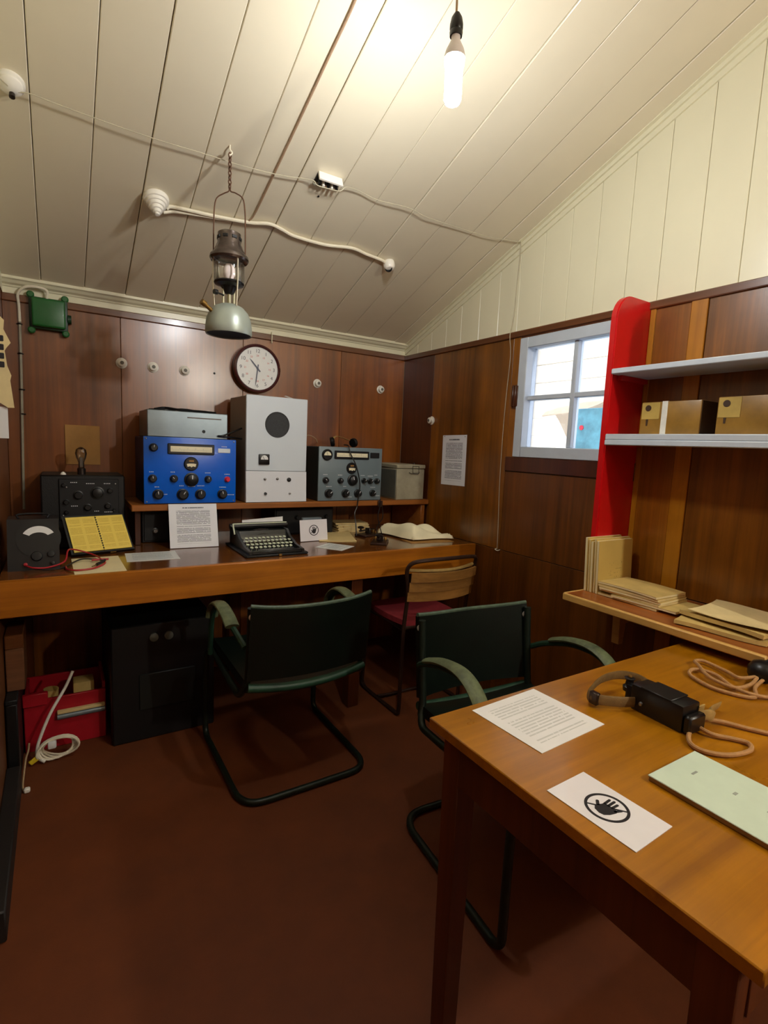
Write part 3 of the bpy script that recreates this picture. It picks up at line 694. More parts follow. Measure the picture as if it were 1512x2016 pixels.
# ---- notices on the desk
sn = thing('standing_notice', 'white page of small print propped upright on the desk below the blue radio', 'notice', (.54, 2.53, .80))
Mn = T((.542, 2.548, .902)) @ Matrix.Rotation(R(-3), 4, 'Z') @ RX90 @ Matrix.Rotation(R(-17), 4, 'X')
o = MB().box(-.109, .109, -.1045, .1045, 0, .002).build('page', 'notice_print', sn, local=True); o.matrix_local = T(-Vector(sn.location)) @ Mn
o = MB().box(-.109, .109, -.1045, .1045, -.003, -.0002).build('backing_card', 'sheet_white', sn, local=True); o.matrix_local = T(-Vector(sn.location)) @ Mn
def flat_sheet(name, label, cat, x, y, z, wx, wy, rz, mat, th=.0012, curl=0, group=None):
    m = MB().sheet(lambda u, v: ((u-.5)*wx, (v-.5)*wy, th/2 + curl*((2*u-1)**2)*(v*.6+.4)), 8, 8, th)
    o = m.build(name, mat, loc=(0, 0, 0)); o.location = (x, y, z); o.rotation_euler = (0, 0, rz); return tag(o, label, cat, group)
flat_sheet('paper_sheet', 'blank cream sheet under the red test leads', 'paper', .125, 2.30, .8002, .172, .285, R(1), 'cream_paper')
flat_sheet('paper_sheet', 'white sheet of faint print flat on the desk left of the standing notice', 'paper', .336, 2.391, .8002, .205, .172, R(-3), 'note_print')
flat_sheet('paper_sheet', 'white printed slip lying in front of the manila papers', 'paper', 1.18, 2.32, .8002, .14, .15, R(35), 'note_print')
flat_sheet('manila_paper', 'loose manila folder sheet beside the propped hand sign', 'paper', 1.31, 2.58, .8002, .20, .30, R(-20), 'manila', .003, .004)
ORD = ('topmost', 'second from the top', 'third from the top', 'fourth from the top', 'fifth from the top', 'sixth from the top', 'bottom one')
for i in range(7):
    flat_sheet('log_pad', 'yellowed log pad behind the Morse keys, ' + ORD[6-i] + ' of its pile', 'pad', 1.50+random.uniform(-.006, .006), 2.775+random.uniform(-.006, .006), .8005+i*.0076, .205, .15, R(random.uniform(-5, 5)-4), 'old_paper' if i % 2 else 'manila', .0062, .0, 'yellowed log pads piled on the desk')

# ---- Morse keys
def morse(x, y, rz, label):
    k = thing('morse_key', label, 'morse key', (x, y, .80), rz)
    MB().box(-.042, .042, -.07, .07, 0, .012, .003).build('base', 'tube_brown', k)
    MB().box(-.007, .007, -.075, .055, .030, .037, .002).build('lever', 'dark_steel', k)
    MB().lathe([(0, .037), (.005, .037), (.006, .046), (.018, .049), (.019, .056), (.012, .06), (0, .061)], 18, T((0, -.065, 0))).build('finger_knob', 'black_plastic', k)
    MB().box(-.018, .018, -.006, .006, .012, .044, .002).build('bridge', 'dark_steel', k)
    MB().lathe([(0, .012), (.006, .012), (.006, .03), (.004, .034), (0, .034)], 12, T((0, .05, 0))).build('contact', 'brass', k)
    MB().lathe([(0, .012), (.008, .012), (.008, .022), (.004, .028), (0, .028)], 12, T((-.026, .045, 0))).lathe([(0, .012), (.008, .012), (.008, .022), (.004, .028), (0, .028)], 12, T((.026, .045, 0))).build('terminal', 'brass', k)
    return k
morse(1.455, 2.335, R(-38), 'dark brown Morse key nearest the desk front')
morse(1.515, 2.565, R(-70), 'dark brown Morse key beside the yellowed log pads')
# ---- cream cloth
def crump(u, v):
    a = u*2-1; b = v*2-1
    h = .050 + .016*math.sin(5*u+2.2*v+.6)+.010*math.sin(9*v-4*u)+.012*math.sin(13*u*v+2) + .022*max(0, 1-6*((u-.12)**2+(v-.62)**2))
    e = max(0, 1-max(abs(a), abs(b))**6); z = .803+.008 + h*e
    return (1.755+.128*a*(1+.06*math.sin(7*v))-.03*b, 2.43+.135*b*(1+.07*math.sin(6*u+1))-.02*a, z)
cl = MB().sheet(crump, 34, 34, .005).build('crumpled_cloth', 'cloth_cream', loc=(1.755, 2.43, .803), smooth=70); tag(cl, 'crumpled cream cloth heaped on the desk by the right wall', 'cloth')
cdm = flat_sheet('brown_card', 'thin brown card under the crumpled cream cloth', 'card', 1.765, 2.36, .8002, .27, .22, R(-8), 'card_yellow', .002)
jarlid = MB().lathe([(0, 0), (.016, 0), (.017, .006), (.010, .012), (.008, .02), (0, .022)], 16, T((1.79, 2.72, .80))).build('brass_knob', 'brass', loc=(1.79, 2.72, .80)); tag(jarlid, 'small dull brass knob standing behind the crumpled cloth', 'knob')

# ---- frequency meter, lid and calibration book
fm = thing('frequency_meter', 'black frequency meter case on the desk below the yellow card', 'equipment', (.09, 2.78, .80))
MB().box(-.066, .262, 2.678, 2.93, .80, 1.128, .006).build('case', 'black_crackle', fm)
MB().box(.002, .236, 2.670, 2.680, .93, 1.112, .002).build('front_panel', 'black_soft', fm)
for x, z, r in ((.02, 1.085, .009), (.075, 1.04, .02), (.15, 1.05, .028), (.20, 1.06, .012), (.028, 1.01, .012), (.11, .985, .016), (.19, .99, .014), (.028, .965, .009), (.215, .97, .007)):
    knob(fm, x, 2.670, z, r, .016, 'knob_black', False)
for x, z in ((.03, 1.075), (.082, 1.03), (.028, 1.0), (.19, 1.0), (.222, 1.09), (.015, .95), (.222, .95)):
    MB().lathe([(0, 0), (.0045, 0), (.003, .003), (0, .004)], 10, face_back(x, 2.670, z)).build('screw', 'steel', fm)
legends(fm, [(.06, 1.095), (.12, 1.09), (.19, 1.09), (.06, .99), (.15, .965), (.19, .96)], 2.670)
vt = thing('radio_valve', 'glass radio valve standing on the black frequency meter', 'valve', (.092, 2.75, 1.128))
MB().lathe([(0, 0), (.017, 0), (.017, .026), (.013, .03), (0, .03)], 18, T((.092, 2.75, 1.128))).build('base', 'dark_steel', vt)
MB().lathe([(.012, .030), (.012, .055), (.020, .075), (.024, .095), (.020, .113), (.008, .122), (0, .124)], 20, T((.092, 2.75, 1.128))).build('bulb', 'valve_glass', vt)
MB().box(.084, .100, 2.743, 2.757, 1.16, 1.205, .002).build('electrode', 'steel', vt)
tp2 = MB().lathe([(0, 0), (.012, 0), (.010, .006), (.004, .012), (0, .013)], 14, T((.02, 2.72, 1.128))).build('terminal_post', 'porcelain', loc=(.02, 2.72, 1.128)); tag(tp2, 'tiny white terminal standing on the black frequency meter', 'terminal')
cdw = MB().box(.034, .181, D-.006, D-.0005, 1.163, 1.352, .001).build('card_panel', 'card_yellow', loc=(.107, D-.003, 1.163)); tag(cdw, 'blank yellow-brown card square fixed to the back wall above the black meter', 'card')
# book: tilted plane from the desk up to the case
A, B = Vector((.048, 2.478, .816)), Vector((.272, 2.535, .816))
up_ = Vector((-.030, .112, .134))
def lidpt(u, v, h=0):
    n = (B-A).cross(up_).normalized(); return A+(B-A)*u+up_*v+n*h
lid = thing('meter_lid', 'open black lid of the frequency meter propped in front of its case', 'lid', (.16, 2.5, .80))
MB().sheet(lambda u, v: lidpt(u*1.08-.04, v*1.12-.06, -.006), 4, 4, .008).build('tray', 'book_cover_dark', lid)
MB().sheet(lambda u, v: lidpt(u*1.08-.04, -.06+v*.02, .0), 4, 2, .014).build('lip', 'book_cover_dark', lid)
MB().sheet(lambda u, v: lidpt(.60+.10*u, -.078, -.004+.008*v), 2, 2, .002).build('clasp', 'brass', lid)
bk = thing('calibration_book', 'open yellow calibration book of printed columns in the black lid', 'book', (.16, 2.5, .81))
ex = (B-A).normalized(); ez = ex.cross(up_).normalized(); ey = ez.cross(ex)
MBk = Matrix(((ex.x, ey.x, ez.x, 0), (ex.y, ey.y, ez.y, 0), (ex.z, ey.z, ez.z, 0), (0, 0, 0, 1)))
Lw, Lh = (B-A).length, up_.length
for u0, u1 in ((.0, .495), (.505, 1.0)):
    o = MB().box(0, Lw*(u1-u0), 0, Lh*.985, 0, .005).build('page_block', 'book_yellow', bk, local=True)
    o.matrix_local = T(lidpt(u0, .0, .001)-Vector(bk.location)) @ MBk
bi = MB()
for i in range(14): bi.box(Lw*.488, Lw*.512, Lh*(.04+i*.068), Lh*(.065+i*.068), .004, .0075)
o = bi.build('binding_rings', 'book_cover_dark', bk, local=True); o.matrix_local = T(lidpt(0, 0, .001)-Vector(bk.location)) @ MBk

# ---- multimeter and test leads
mt = thing('test_meter', 'black test meter with a white arc scale on the desk left', 'meter', (-.075, 2.36, .80))
tilt = [(2.285, .80), (2.335, .985), (2.44, .985), (2.44, .80)]
MB().prism(tilt, .162, MYZ, -.165).build('case', 'black_plastic', mt)
nrm = Matrix.Rotation(R(90-15), 4, 'X')
fm_ = lambda x, t: T((x, 2.285+.05*t-.001, .80+.185*t)) @ nrm
arc = [(.055*math.cos(t), .050*math.sin(t)) for t in [R(28+124*i/14) for i in range(15)]] + [(.033*math.cos(t), .022*math.sin(t)+.004) for t in [R(152-124*i/14) for i in range(15)]]
MB().prism(arc, .0015, fm_(-.068, .60)).build('scale', 'dial_white', mt)
MB().prism([(.072*math.cos(t), .072*math.sin(t)) for t in [R(i*360/28) for i in range(28)]], .0012, fm_(-.068, .62)).build('face', 'knob_black', mt)
MB().lathe([(0, 0), (.019, 0), (.016, .012), (0, .013)], 18, fm_(-.075, .27)).build('knob', 'knob_black', mt)
MB().lathe([(0, 0), (.013, 0), (.011, .010), (0, .011)], 18, fm_(-.03, .30)).build('knob', 'knob_black', mt)
for x, mm_ in ((-.11, 'lead_red'), (-.025, 'lead_black')): MB().lathe([(0, 0), (.007, 0), (.006, .014), (0, .015)], 12, fm_(x, .12)).build('terminal', mm_, mt)
MB().tube([(-.13, 2.36, .985), (-.13, 2.37, 1.0), (-.04, 2.37, 1.0), (-.04, 2.36, .985)], .004, 8, smooth=3).build('carry_strap', 'black_soft', mt)
tl = thing('test_leads', 'red test leads with probe curling over the cream sheet', 'leads', (.08, 2.3, .80))
MB().tube([(-.11, 2.27, .823), (-.085, 2.245, .818), (-.04, 2.262, .812), (.012, 2.30, .822), (.024, 2.36, .85), (.04, 2.42, .845), (.085, 2.455, .825), (.125, 2.42, .812), (.145, 2.35, .806), (.15, 2.30, .806), (.13, 2.25, .806), (.10, 2.215, .806), (.05, 2.205, .806), (.02, 2.235, .806), (.016, 2.28, .806)], .0032, 7, smooth=6).build('red_flex', 'lead_red', tl)
MB().tube([(-.105, 2.268, .820), (-.06, 2.25, .808), (.0, 2.26, .806), (.03, 2.32, .806), (.07, 2.37, .812), (.11, 2.36, .812), (.14, 2.33, .811)], .003, 7, smooth=6).build('black_flex', 'lead_black', tl)
MB().cyl((.118, 2.255, .811), (.150, 2.325, .811), .0055, n=10).build('black_probe', 'lead_black', tl)
MB().cyl((.105, 2.335, .813), (.165, 2.345, .811), .0042, n=10).build('red_probe', 'lead_red', tl)
MB().cyl((.101, 2.228, .8105), (.118, 2.255, .811), .002, n=8).build('probe_tip', 'brass', tl)

# ================================================================== BACK WALL THINGS
ck = thing('wall_clock', 'round wall clock with dark red-brown rim and white face', 'clock', (.957, D, 1.714))
cx, cz, cyf = .957, 1.714, 2.888
MB().lathe([(0, 0), (.128, 0), (.131, .012), (.131, .045), (0, .045)], 48, face_back(cx, D-.001, cz)).build('case', 'clock_case', ck)
MB().lathe([(.131, .034), (.133, .044), (.130, .054), (.122, .058), (.116, .052), (.1155, .045), (.12, .036)], 56, face_back(cx, D-.001, cz)).build('rim', 'clock_rim', ck)
MB().lathe([(0, .0455), (.116, .0455), (.116, .0465), (0, .0465)], 48, face_back(cx, D-.001, cz)).build('face', 'dial_white', ck)
Fm = face_back(cx, D-.0482, cz)
nu = MB(); ni = MB()
for h in range(1, 13):
    a = R(90-30*h); nu.mesh(text_mesh(str(h), .027), Fm @ T((.094*math.cos(a), .094*math.sin(a), 0)))
    ni.mesh(text_mesh(str(h+12), .014), Fm @ T((.069*math.cos(a), .069*math.sin(a), 0)))
nu.build('numerals', 'numeral_grey', ck, smooth=0); ni.build('inner_numerals', 'print_red', ck, smooth=0)
def hand(ang, L, tail, w, z, nm):
    MB().prism([(-w, -tail), (w, -tail), (w*.9, L*.7), (0, L), (-w*.9, L*.7)], .0012, Fm @ Matrix.Rotation(-R(ang), 4, 'Z'), z).build(nm, 'clock_hand', ck)
hand(318, .068, .022, .0035, .002, 'hour_hand'); hand(187, .098, .022, .0028, .0036, 'minute_hand')
MB().lathe([(0, 0), (.006, 0), (.005, .006), (0, .007)], 14, Fm).build('centre_pin', 'clock_hand', ck)
# porcelain insulators
def insulator(M, label, group=None):
    loc = M.translation.copy()
    i = thing('porcelain_insulator', label, 'insulator', loc, group=group)
    MB().lathe([(0, 0), (.025, 0), (.026, .005), (.017, .008), (.014, .012), (.018, .016), (.0185, .024), (.012, .028), (0, .028)], 20, M).build('knob', 'porcelain', i)
    MB().lathe([(0, .0275), (.009, .0275), (.008, .031), (0, .033)], 12, M).build('screw', 'screw_grey', i)
grp = 'porcelain insulators in a row left of the clock'
for x, z, q in ((.283, 1.667, 'above the yellow card, farthest from the clock'), (.427, 1.664, 'midmost of the three by the clock'), (.58, 1.664, 'above the grey chassis, nearest the clock')): insulator(face_back(x, D-.0005, z), 'white porcelain insulator ' + q, grp)
insulator(face_back(1.34, D-.0005, 1.675), 'white porcelain insulator on the back wall above the grey radio')
insulator(face_back(1.786, D-.0005, 1.681), 'white porcelain knob insulator on back wall close to the room corner')
insulator(T((W-.0005, 2.61, 1.488)) @ RYM90, 'white porcelain knob insulator on the wall above the pinned notice')
# green junction box
gb = thing('junction_box', 'green painted iron junction box high on the back wall', 'junction box', (-.014, D-.02, 1.77))
MB().box(-.090, .060, D-.035, D-.0005, 1.775, 1.915, .006, 2).build('body', 'green_dark', gb)
MB().box(-.080, .050, D-.062, D-.034, 1.783, 1.908, .009, 3).build('lid', 'green_box', gb)
for x, z in ((-.082, 1.922), (.05, 1.922), (-.082, 1.768), (.05, 1.768)):
    MB().lathe([(0, 0), (.015, 0), (.015, .018), (.010, .022), (0, .022)], 16, face_back(x, D-.014, z)).build('lug', 'green_box', gb)
MB().cyl((.058, D-.022, 1.835), (.074, D-.022, 1.835), .02, n=18).build('gland', 'green_dark', gb)
MB().tube([(-.02, D-.03, 1.912), (-.02, D-.04, 1.945), (-.055, D-.05, 1.952), (-.10, D-.045, 1.945), (-.128, D-.025, 1.915), (-.127, D-.010, 1.87), (-.126, D-.006, 1.80)], .006, 8, smooth=6).build('cable_tail', 'white_cable', gb)
wcb = thing('wall_cable', 'dirty white cable clipped down the back wall below the green box', 'cable', (-.13, D-.006, .98))
MB().tube([(-.126, D-.007, 1.80), (-.128, D-.007, 1.6), (-.131, D-.007, 1.4), (-.135, D-.007, 1.2), (-.139, D-.007, .95)], .006, 8, smooth=4).build('cable', 'galv_wire', wcb)
for z in (1.79, 1.66, 1.50, 1.39): MB().tube([(-.137, D-.001, z), (-.128, D-.015, z), (-.119, D-.001, z)], .0035, 6, smooth=4).build('clip', 'black_plastic', wcb)
# papers beside the left wall
pc = [(-.186, 1.745), (-.150, 1.708), (-.153, 1.676), (-.133, 1.630), (-.147, 1.610), (-.152, 1.60), (-.146, 1.546), (-.135, 1.513), (-.139, 1.494), (-.130, 1.396), (-.149, 1.395), (-.186, 1.42)]
lp_ = thing('paper_cutout', 'ragged cream paper cut-out with black squares hanging by the left wall', 'paper', (-.165, 2.4, 1.39))
MB().prism(pc, .003, T((0, 2.402, 0)) @ RX90).build('cutout', 'old_paper', lp_)
for i in range(4): MB().box(-.178, -.154, 2.397, 2.4, 1.632-i*.031, 1.653-i*.031, .002).build('black_square', 'print_black', lp_)
lc = MB().box(-.187, -.151, 2.41, 2.413, 1.282, 1.398, .0005).build('white_card', 'sheet_white', loc=(-.17, 2.41, 1.282)); tag(lc, 'plain white card hanging below the ragged paper cut-out', 'card')

# ================================================================== RIGHT WALL THINGS
nt_ = thing('wall_notice', 'white page of small print pinned to the brown wall below an insulator', 'notice', (W, 2.38, 1.11))
o = MB().box(-.108, .108, -.146, .146, 0, .0012).build('page', 'notice_print', nt_, local=True)
o.matrix_local = T(-Vector(nt_.location)) @ Matrix(((0, 0, -1, W-.0006), (-1, 0, 0, 2.381), (0, 1, 0, 1.254), (0, 0, 0, 1))) @ Matrix.Rotation(R(1), 4, 'Z')
for y, z in ((2.475, 1.392), (2.29, 1.392)): MB().lathe([(0, 0), (.003, 0), (.003, .002), (0, .003)], 10, T((W-.0018, y, z)) @ RYM90).build('pin', 'steel', nt_)
# shelving
su = thing('wall_shelves', 'red upright with two pale grey shelves fixed to the right wall', 'shelf', (1.87, .9, .80))
def upright(y0, y1):
    poly = [(W-.002, .80), (W-.002, 1.912)] + [(1.845-.082*math.sin(t), 1.826+.086*math.cos(t)) for t in [R(i*90/8) for i in range(9)]] + [(1.763, .80)]
    m = MB().prism(poly, y1-y0, Matrix(((1, 0, 0, 0), (0, 0, 1, 0), (0, 1, 0, 0), (0, 0, 0, 1))), y0)
    bmesh.ops.bevel(m.bm, geom=[e for e in m.bm.edges if abs(e.verts[0].co.y-e.verts[1].co.y) < 1e-6 and e.verts[0].co.x < 1.95], offset=.004, segments=2, affect='EDGES')
    m.build('upright', 'red_paint', su, smooth=50)
upright(1.244, 1.272); upright(.545, .573)
MB().box(1.757, W-.001, .573, 1.2445, 1.618, 1.638, .003).build('shelf_board', 'shelf_paint', su)
m = MB().box(1.757, W-.001, .573, 1.2445, 1.376, 1.398, .003).box(1.755, 1.775, .573, 1.2445, 1.356, 1.3765, .003)
m.build('shelf_board', 'shelf_paint', su)
MB().box(1.80, W-.001, 1.226, 1.244, 1.600, 1.618, .001).build('cleat', 'red_paint', su)
MB().box(1.80, W-.001, 1.226, 1.244, 1.355, 1.376, .001).build('cleat', 'red_paint', su)
bs = thing('book_shelf', 'brown shelf with pale pine edging above the work table', 'shelf', (1.78, .9, .78))
MB().box(1.602, W-.001, .575, 1.2385, .780, .7995, .001).build('shelf_board', 'shelf_brown', bs)
MB().box(1.585, 1.602, .575, 1.2385, .776, .801, .003).build('edging', 'pine_edge', bs)
MB().box(1.602, W-.001, 1.2385, 1.25, .776, .7995, .003).build('edging', 'pine_edge', bs)
MB().prism([(1.96, .78), (1.78, .78), (1.78, .76), (1.80, .70), (1.805, .60), (1.83, .60), (1.84, .68), (1.96, .70)], .03, Matrix(((1, 0, 0, 0), (0, 0, 1, 0), (0, 1, 0, 0), (0, 0, 0, 1))), 1.135).build('bracket', 'pine_edge', bs)
# cartons
def carton(y0, y1, ztop, label, tape):
    b = thing('carton', label, 'carton', (1.89, (y0+y1)/2, 1.398))
    z0 = 1.3985
    MB().box(1.822, 1.955, y0, y1, z0, ztop, .004, 2).build('body', 'carton', b)
    MB().box(1.826, 1.953, y0-.0012, y0+.002, z0+.002, ztop-.002).build('end_shade', 'carton_shade', b)  # thin dark sheet that paints the shade on the end face
    MB().box(1.8205, 1.8225, y1-.07, y1-.004, z0+.055, ztop-.003, .0005).build('label', 'carton_light', b)
    MB().lathe([(0, 0), (.011, 0), (.011, .001), (0, .001)], 18, T((1.8205, y1-.028, ztop-.022)) @ RYM90).build('hole', 'carton_shade', b)
    MB().prism([(-.005, .02), (.005, .02), (.003, -.02), (-.003, -.02)], .001, T((1.8218, y1-.026, ztop-.065)) @ Matrix(((0, 0, -1, 0), (-1, 0, 0, 0), (0, 1, 0, 0), (0, 0, 0, 1)))).build('slot', 'carton_shade', b)
    if tape: MB().box(1.8203, 1.9555, y1-.098, y1-.078, z0+.001, ztop+.0008, .0003).build('tape_strip', 'tape_white', b)
carton(.938, 1.150, 1.515, 'yellow-brown waxed carton with a white tape strip on the shelf', True)
carton(.605, .888, 1.520, 'yellow-brown waxed carton without tape on the shelf', False)
# booklets
for i in range(5):
    y = 1.2365-i*.0125
    o = thing('booklet', 'aged standing booklet, ' + ('first', 'second', 'third', 'fourth')[i] + ' in the bundle from the red upright' if i < 4 else 'outermost standing booklet of the bundle with a titled cover', 'booklet', (1.80, y-.006, .80), R(0), 'upright booklets against the red upright' if i < 4 else None)
    h = .205-.006*(i % 3)
    M0 = Matrix.Rotation(R(-3), 4, 'X')
    c = MB().box(-.098+.004*(i % 2), .108, -.0005-.0105/2, -.0005+.0105/2, 0, h, .0008, M=M0).build('page_block', 'old_paper' if i % 2 else 'cream_paper', o)
    cv_ = MB().box(-.104, .104, -h/2, h/2, 0, .001).build('cover', 'booklet_cover', o); cv_.matrix_local = M0 @ T((.004, -.0059, h/2)) @ RX90
for i in range(6):
    xx, yy = 1.785+random.uniform(-.004, .004), 1.055+random.uniform(-.005, .005)
    if i == 1: yy = 1.0
    lab = 'old booklet on the brown shelf, ' + ('bottom one', '', 'fourth from the top', 'third from the top', 'second from the top', 'topmost')[i] + ' of the flat pile' if i != 1 else 'old booklet sticking out of the flat pile on the brown shelf'
    o = thing('booklet', lab, 'booklet', (xx, yy, .7997+i*.0085), R(random.uniform(-3, 3)), 'flat pile of booklets on the brown shelf' if i != 1 else None)
    sgn = .003 if i == 5 else .001
    MB().sheet(lambda u, v: (-.085+.17*u, -.115+.23*v, .0042+sgn*math.sin(3*v)), 6, 6, .0065).build('page_block', 'cream_paper' if i % 2 else 'old_paper', o)
    MB().sheet(lambda u, v: (-.0855+.171*u, -.1155+.231*v, .0080+sgn*math.sin(3*v)), 6, 6, .0008).build('cover', 'old_paper_dark', o)
def leafy(name, label, x, y, z, wx, wy, rz, mat, amp, th):
    ph = random.uniform(0, 6)
    m = MB().sheet(lambda u, v: ((u-.5)*wx+.008*math.sin(5*v+ph), (v-.5)*wy+.01*math.sin(4*u+ph), th/2+amp*(.5+.5*math.sin(4*u+3*v+ph))*(.3+.7*v)+amp*.4*(2*u-1)**2), 14, 14, th)
    o = m.build(name, mat, loc=(0, 0, 0), smooth=60); o.location = (x, y, z); o.rotation_euler = (0, 0, rz); return tag(o, label, 'paper')
leafy('paper_bundle', 'tan paper folder lying under loose old sheets on the brown shelf', 1.755, .76, .8, .22, .24, R(14), 'old_paper_dark', .004, .012)
leafy('paper_bundle', 'sheaf of crinkled dark-edged old pages on the brown shelf', 1.775, .72, .818, .20, .25, R(-8), 'old_paper_dark', .006, .012)
leafy('old_sheets', 'topmost loose crinkled cream sheet on the brown shelf papers', 1.78, .715, .838, .20, .24, R(4), 'old_paper', .012, .002)

# ================================================================== CEILING THINGS
# bare bulb
def pendant(x, y, zb, k, glowmat, label):
    p = thing('pendant_bulb', label, 'light bulb', (x, y, zc(y)))
    P_ = lambda prof: [(r*k, z*k) for r, z in prof]
    MB().tube([(x-.01, y, zc(y)), (x-.004, y, zb+.30), (x-.002, y, zb+.178*k)], .003, 8, smooth=4).build('flex', 'tan_cable', p)
    MB().lathe(P_([(0, .182), (.006, .182), (.012, .172), (.0145, .160), (.0145, .150), (.013, .147), (.0145, .144), (.0135, .136), (0, .136)]), 20, T((x, y, zb))).build('lamp_holder', 'black_plastic', p)
    MB().lathe(P_([(0, .138), (.010, .138), (.010, .128), (.013, .122), (.020, .108), (.0225, .098), (.0225, .092), (0, .092)]), 24, T((x, y, zb))).build('collar', 'bulb_collar', p)
    MB().lathe(P_([(0, .093), (.0215, .093), (.0215, .080), (.0190, .070), (.0188, .010), (.016, .003), (.008, 0), (0, 0)]), 24, T((x, y, zb))).build('tube', glowmat, p)
    MB().lathe([(0, 0), (.035, 0), (.033, .012), (.012, .02), (0, .02)], 20, on_ceiling(x, y)).build('ceiling_rose', 'white_plastic', p)
    return p
pendant(.861, 1.13, 2.167, 1.13, 'bulb_glow', 'lit white bulb hanging on a flex from the sloping ceiling')
pendant(1.55, -1.0, 1.95, 1.26, 'bulb_glow_rear', 'second lit bulb hanging at the far end of the room from the desk')
# pressure lantern
lx, ly = .541, 1.967
ln = thing('pressure_lantern', 'old paraffin pressure lantern with grey tank hanging from a chain', 'lantern', (lx, ly, zc(ly)))
LT = lambda z: T((lx, ly, z))
MB().tube([(lx, ly, zc(ly)+.005), (lx, ly, zc(ly)-.012), (lx+.008, ly, zc(ly)-.02), (lx, ly, zc(ly)-.03), (lx-.006, ly, zc(ly)-.024)], .0025, 6, smooth=4).build('hook', 'white_cable', ln)
z = zc(ly)-.022; i = 0
while z > 2.198:
    a = .0055; ring = [(a*math.cos(t), 0, 1.7*a*math.sin(t)) for t in [R(k*45) for k in range(8)]]
    MB().tube(ring, .0022, 6, closed=True, M=T((lx, ly, z-.009)) @ Matrix.Rotation(R(90*(i % 2)+20), 4, 'Z')).build('chain_link', 'rust_wire', ln); z -= .0145; i += 1
bail = [(-.056, 1.955), (-.055, 2.06), (-.053, 2.12), (-.045, 2.155), (-.02, 2.172), (-.004, 2.180), (0, 2.192), (.004, 2.180), (.02, 2.176), (.045, 2.160), (.053, 2.12), (.055, 2.06), (.056, 1.955)]
brot = Matrix.Rotation(R(-28), 4, 'Z')
MB().tube([(x, 0, z_) for x, z_ in bail], .0024, 6, smooth=4, M=T((lx, ly, 0)) @ brot).build('bail', 'rust_wire', ln)
MB().lathe([(0, 2.042), (.034, 2.042), (.040, 2.038), (.041, 2.003), (.044, 1.998), (.047, 1.990), (.056, 1.972), (.066, 1.962), (.068, 1.952), (.064, 1.945), (.058, 1.948), (.05, 1.953), (0, 1.953)], 32, T((lx, ly, 0))).build('hood', 'hood_steel', ln)
for k in range(8):
    MB().box(.0385, .0425, -.009, .009, 2.016, 2.026, .001, M=T((lx, ly, 0)) @ Matrix.Rotation(R(45*k+10), 4, 'Z')).build('vent_slot', 'black_soft', ln)
MB().lathe([(.050, 1.950), (.053, 1.94), (.053, 1.88), (.050, 1.872)], 32, T((lx, ly, 0))).build('glass', 'lamp_glass', ln)
MB().lathe([(0, 1.935), (.012, 1.935), (.020, 1.922), (.021, 1.90), (.014, 1.884), (0, 1.882)], 18, T((lx, ly, 0))).build('mantle', 'mantle', ln)
MB().lathe([(0, 1.874), (.051, 1.874), (.053, 1.870), (.050, 1.864), (.030, 1.858), (.022, 1.846), (.018, 1.836), (.010, 1.832), (0, 1.832)], 28, T((lx, ly, 0))).build('gallery', 'black_plastic', ln)
MB().cyl((lx, ly, 1.79), (lx, ly, 1.835), .007).cyl((lx-.02, ly, 1.79), (lx-.02, ly, 1.862), .004).cyl((lx+.018, ly, 1.79), (lx+.018, ly, 1.862), .004).build('burner_column', 'lantern_rod', ln)
for a in (-75, 45, 165):
    c_, s_ = math.cos(R(a)), math.sin(R(a)); MB().tube([(lx+.055*c_, ly+.055*s_, 1.95), (lx+.056*c_, ly+.056*s_, 1.87), (lx+.05*c_, ly+.05*s_, 1.785)], .003, 6, flat=(.006, .002)).build('side_strut', 'white_cable', ln)
MB().lathe([(.076, 1.693), (.080, 1.690), (.082, 1.696), (.0815, 1.715), (.078, 1.742), (.068, 1.768), (.050, 1.787), (.030, 1.796), (0, 1.798)], 40, T((lx, ly, 0))).build('tank', 'tank_grey', ln)
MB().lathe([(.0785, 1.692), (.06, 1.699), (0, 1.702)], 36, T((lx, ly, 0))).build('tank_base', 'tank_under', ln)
MB().cyl((lx-.066, ly-.02, 1.762), (lx-.095, ly-.032, 1.778), .007).cyl((lx-.09, ly-.03, 1.776), (lx-.104, ly-.035, 1.783), .010).build('filler_cap', 'brass', ln)
MB().cyl((lx-.02, ly-.004, 1.825), (lx-.052, ly-.018, 1.828), .003).cyl((lx-.046, ly-.016, 1.828), (lx-.058, ly-.020, 1.828), .0085).build('control_knob', 'black_plastic', ln)
# smoke alarm, beehive rose, small camera
sa = thing('ceiling_dome', 'white domed ceiling fitting with a dark screw at the end of the wire', 'ceiling fitting', (-.085, 2.0, zc(2.0)))
MB().lathe([(0, 0), (.037, 0), (.037, .008), (.032, .012), (.032, .018), (.024, .026), (.010, .032), (0, .033)], 26, on_ceiling(-.085, 2.0)).build('dome', 'porcelain', sa)
MB().lathe([(0, .03), (.007, .03), (.008, .045), (0, .048)], 10, on_ceiling(-.082, 2.008)).build('screw', 'dark_steel', sa)
bh = thing('ceiling_rose', 'ribbed beehive-shaped cream ceiling rose feeding the thick cable', 'ceiling fitting', (.347, 2.275, zc(2.275)))
prof = [(0, 0), (.046, 0), (.047, .006)]
for k in range(5): r0 = .046-.0075*k; prof += [(r0, .010+.012*k), (r0-.002, .018+.012*k), (r0-.007, .0195+.012*k)]
prof += [(.008, .074), (0, .075)]
MB().lathe(prof, 30, on_ceiling(.347, 2.275)).build('beehive', 'porcelain', bh)
cc = thing('ceiling_camera', 'small white ceiling camera with black lens at the cable end', 'camera', (1.405, 2.285, zc(2.285)))
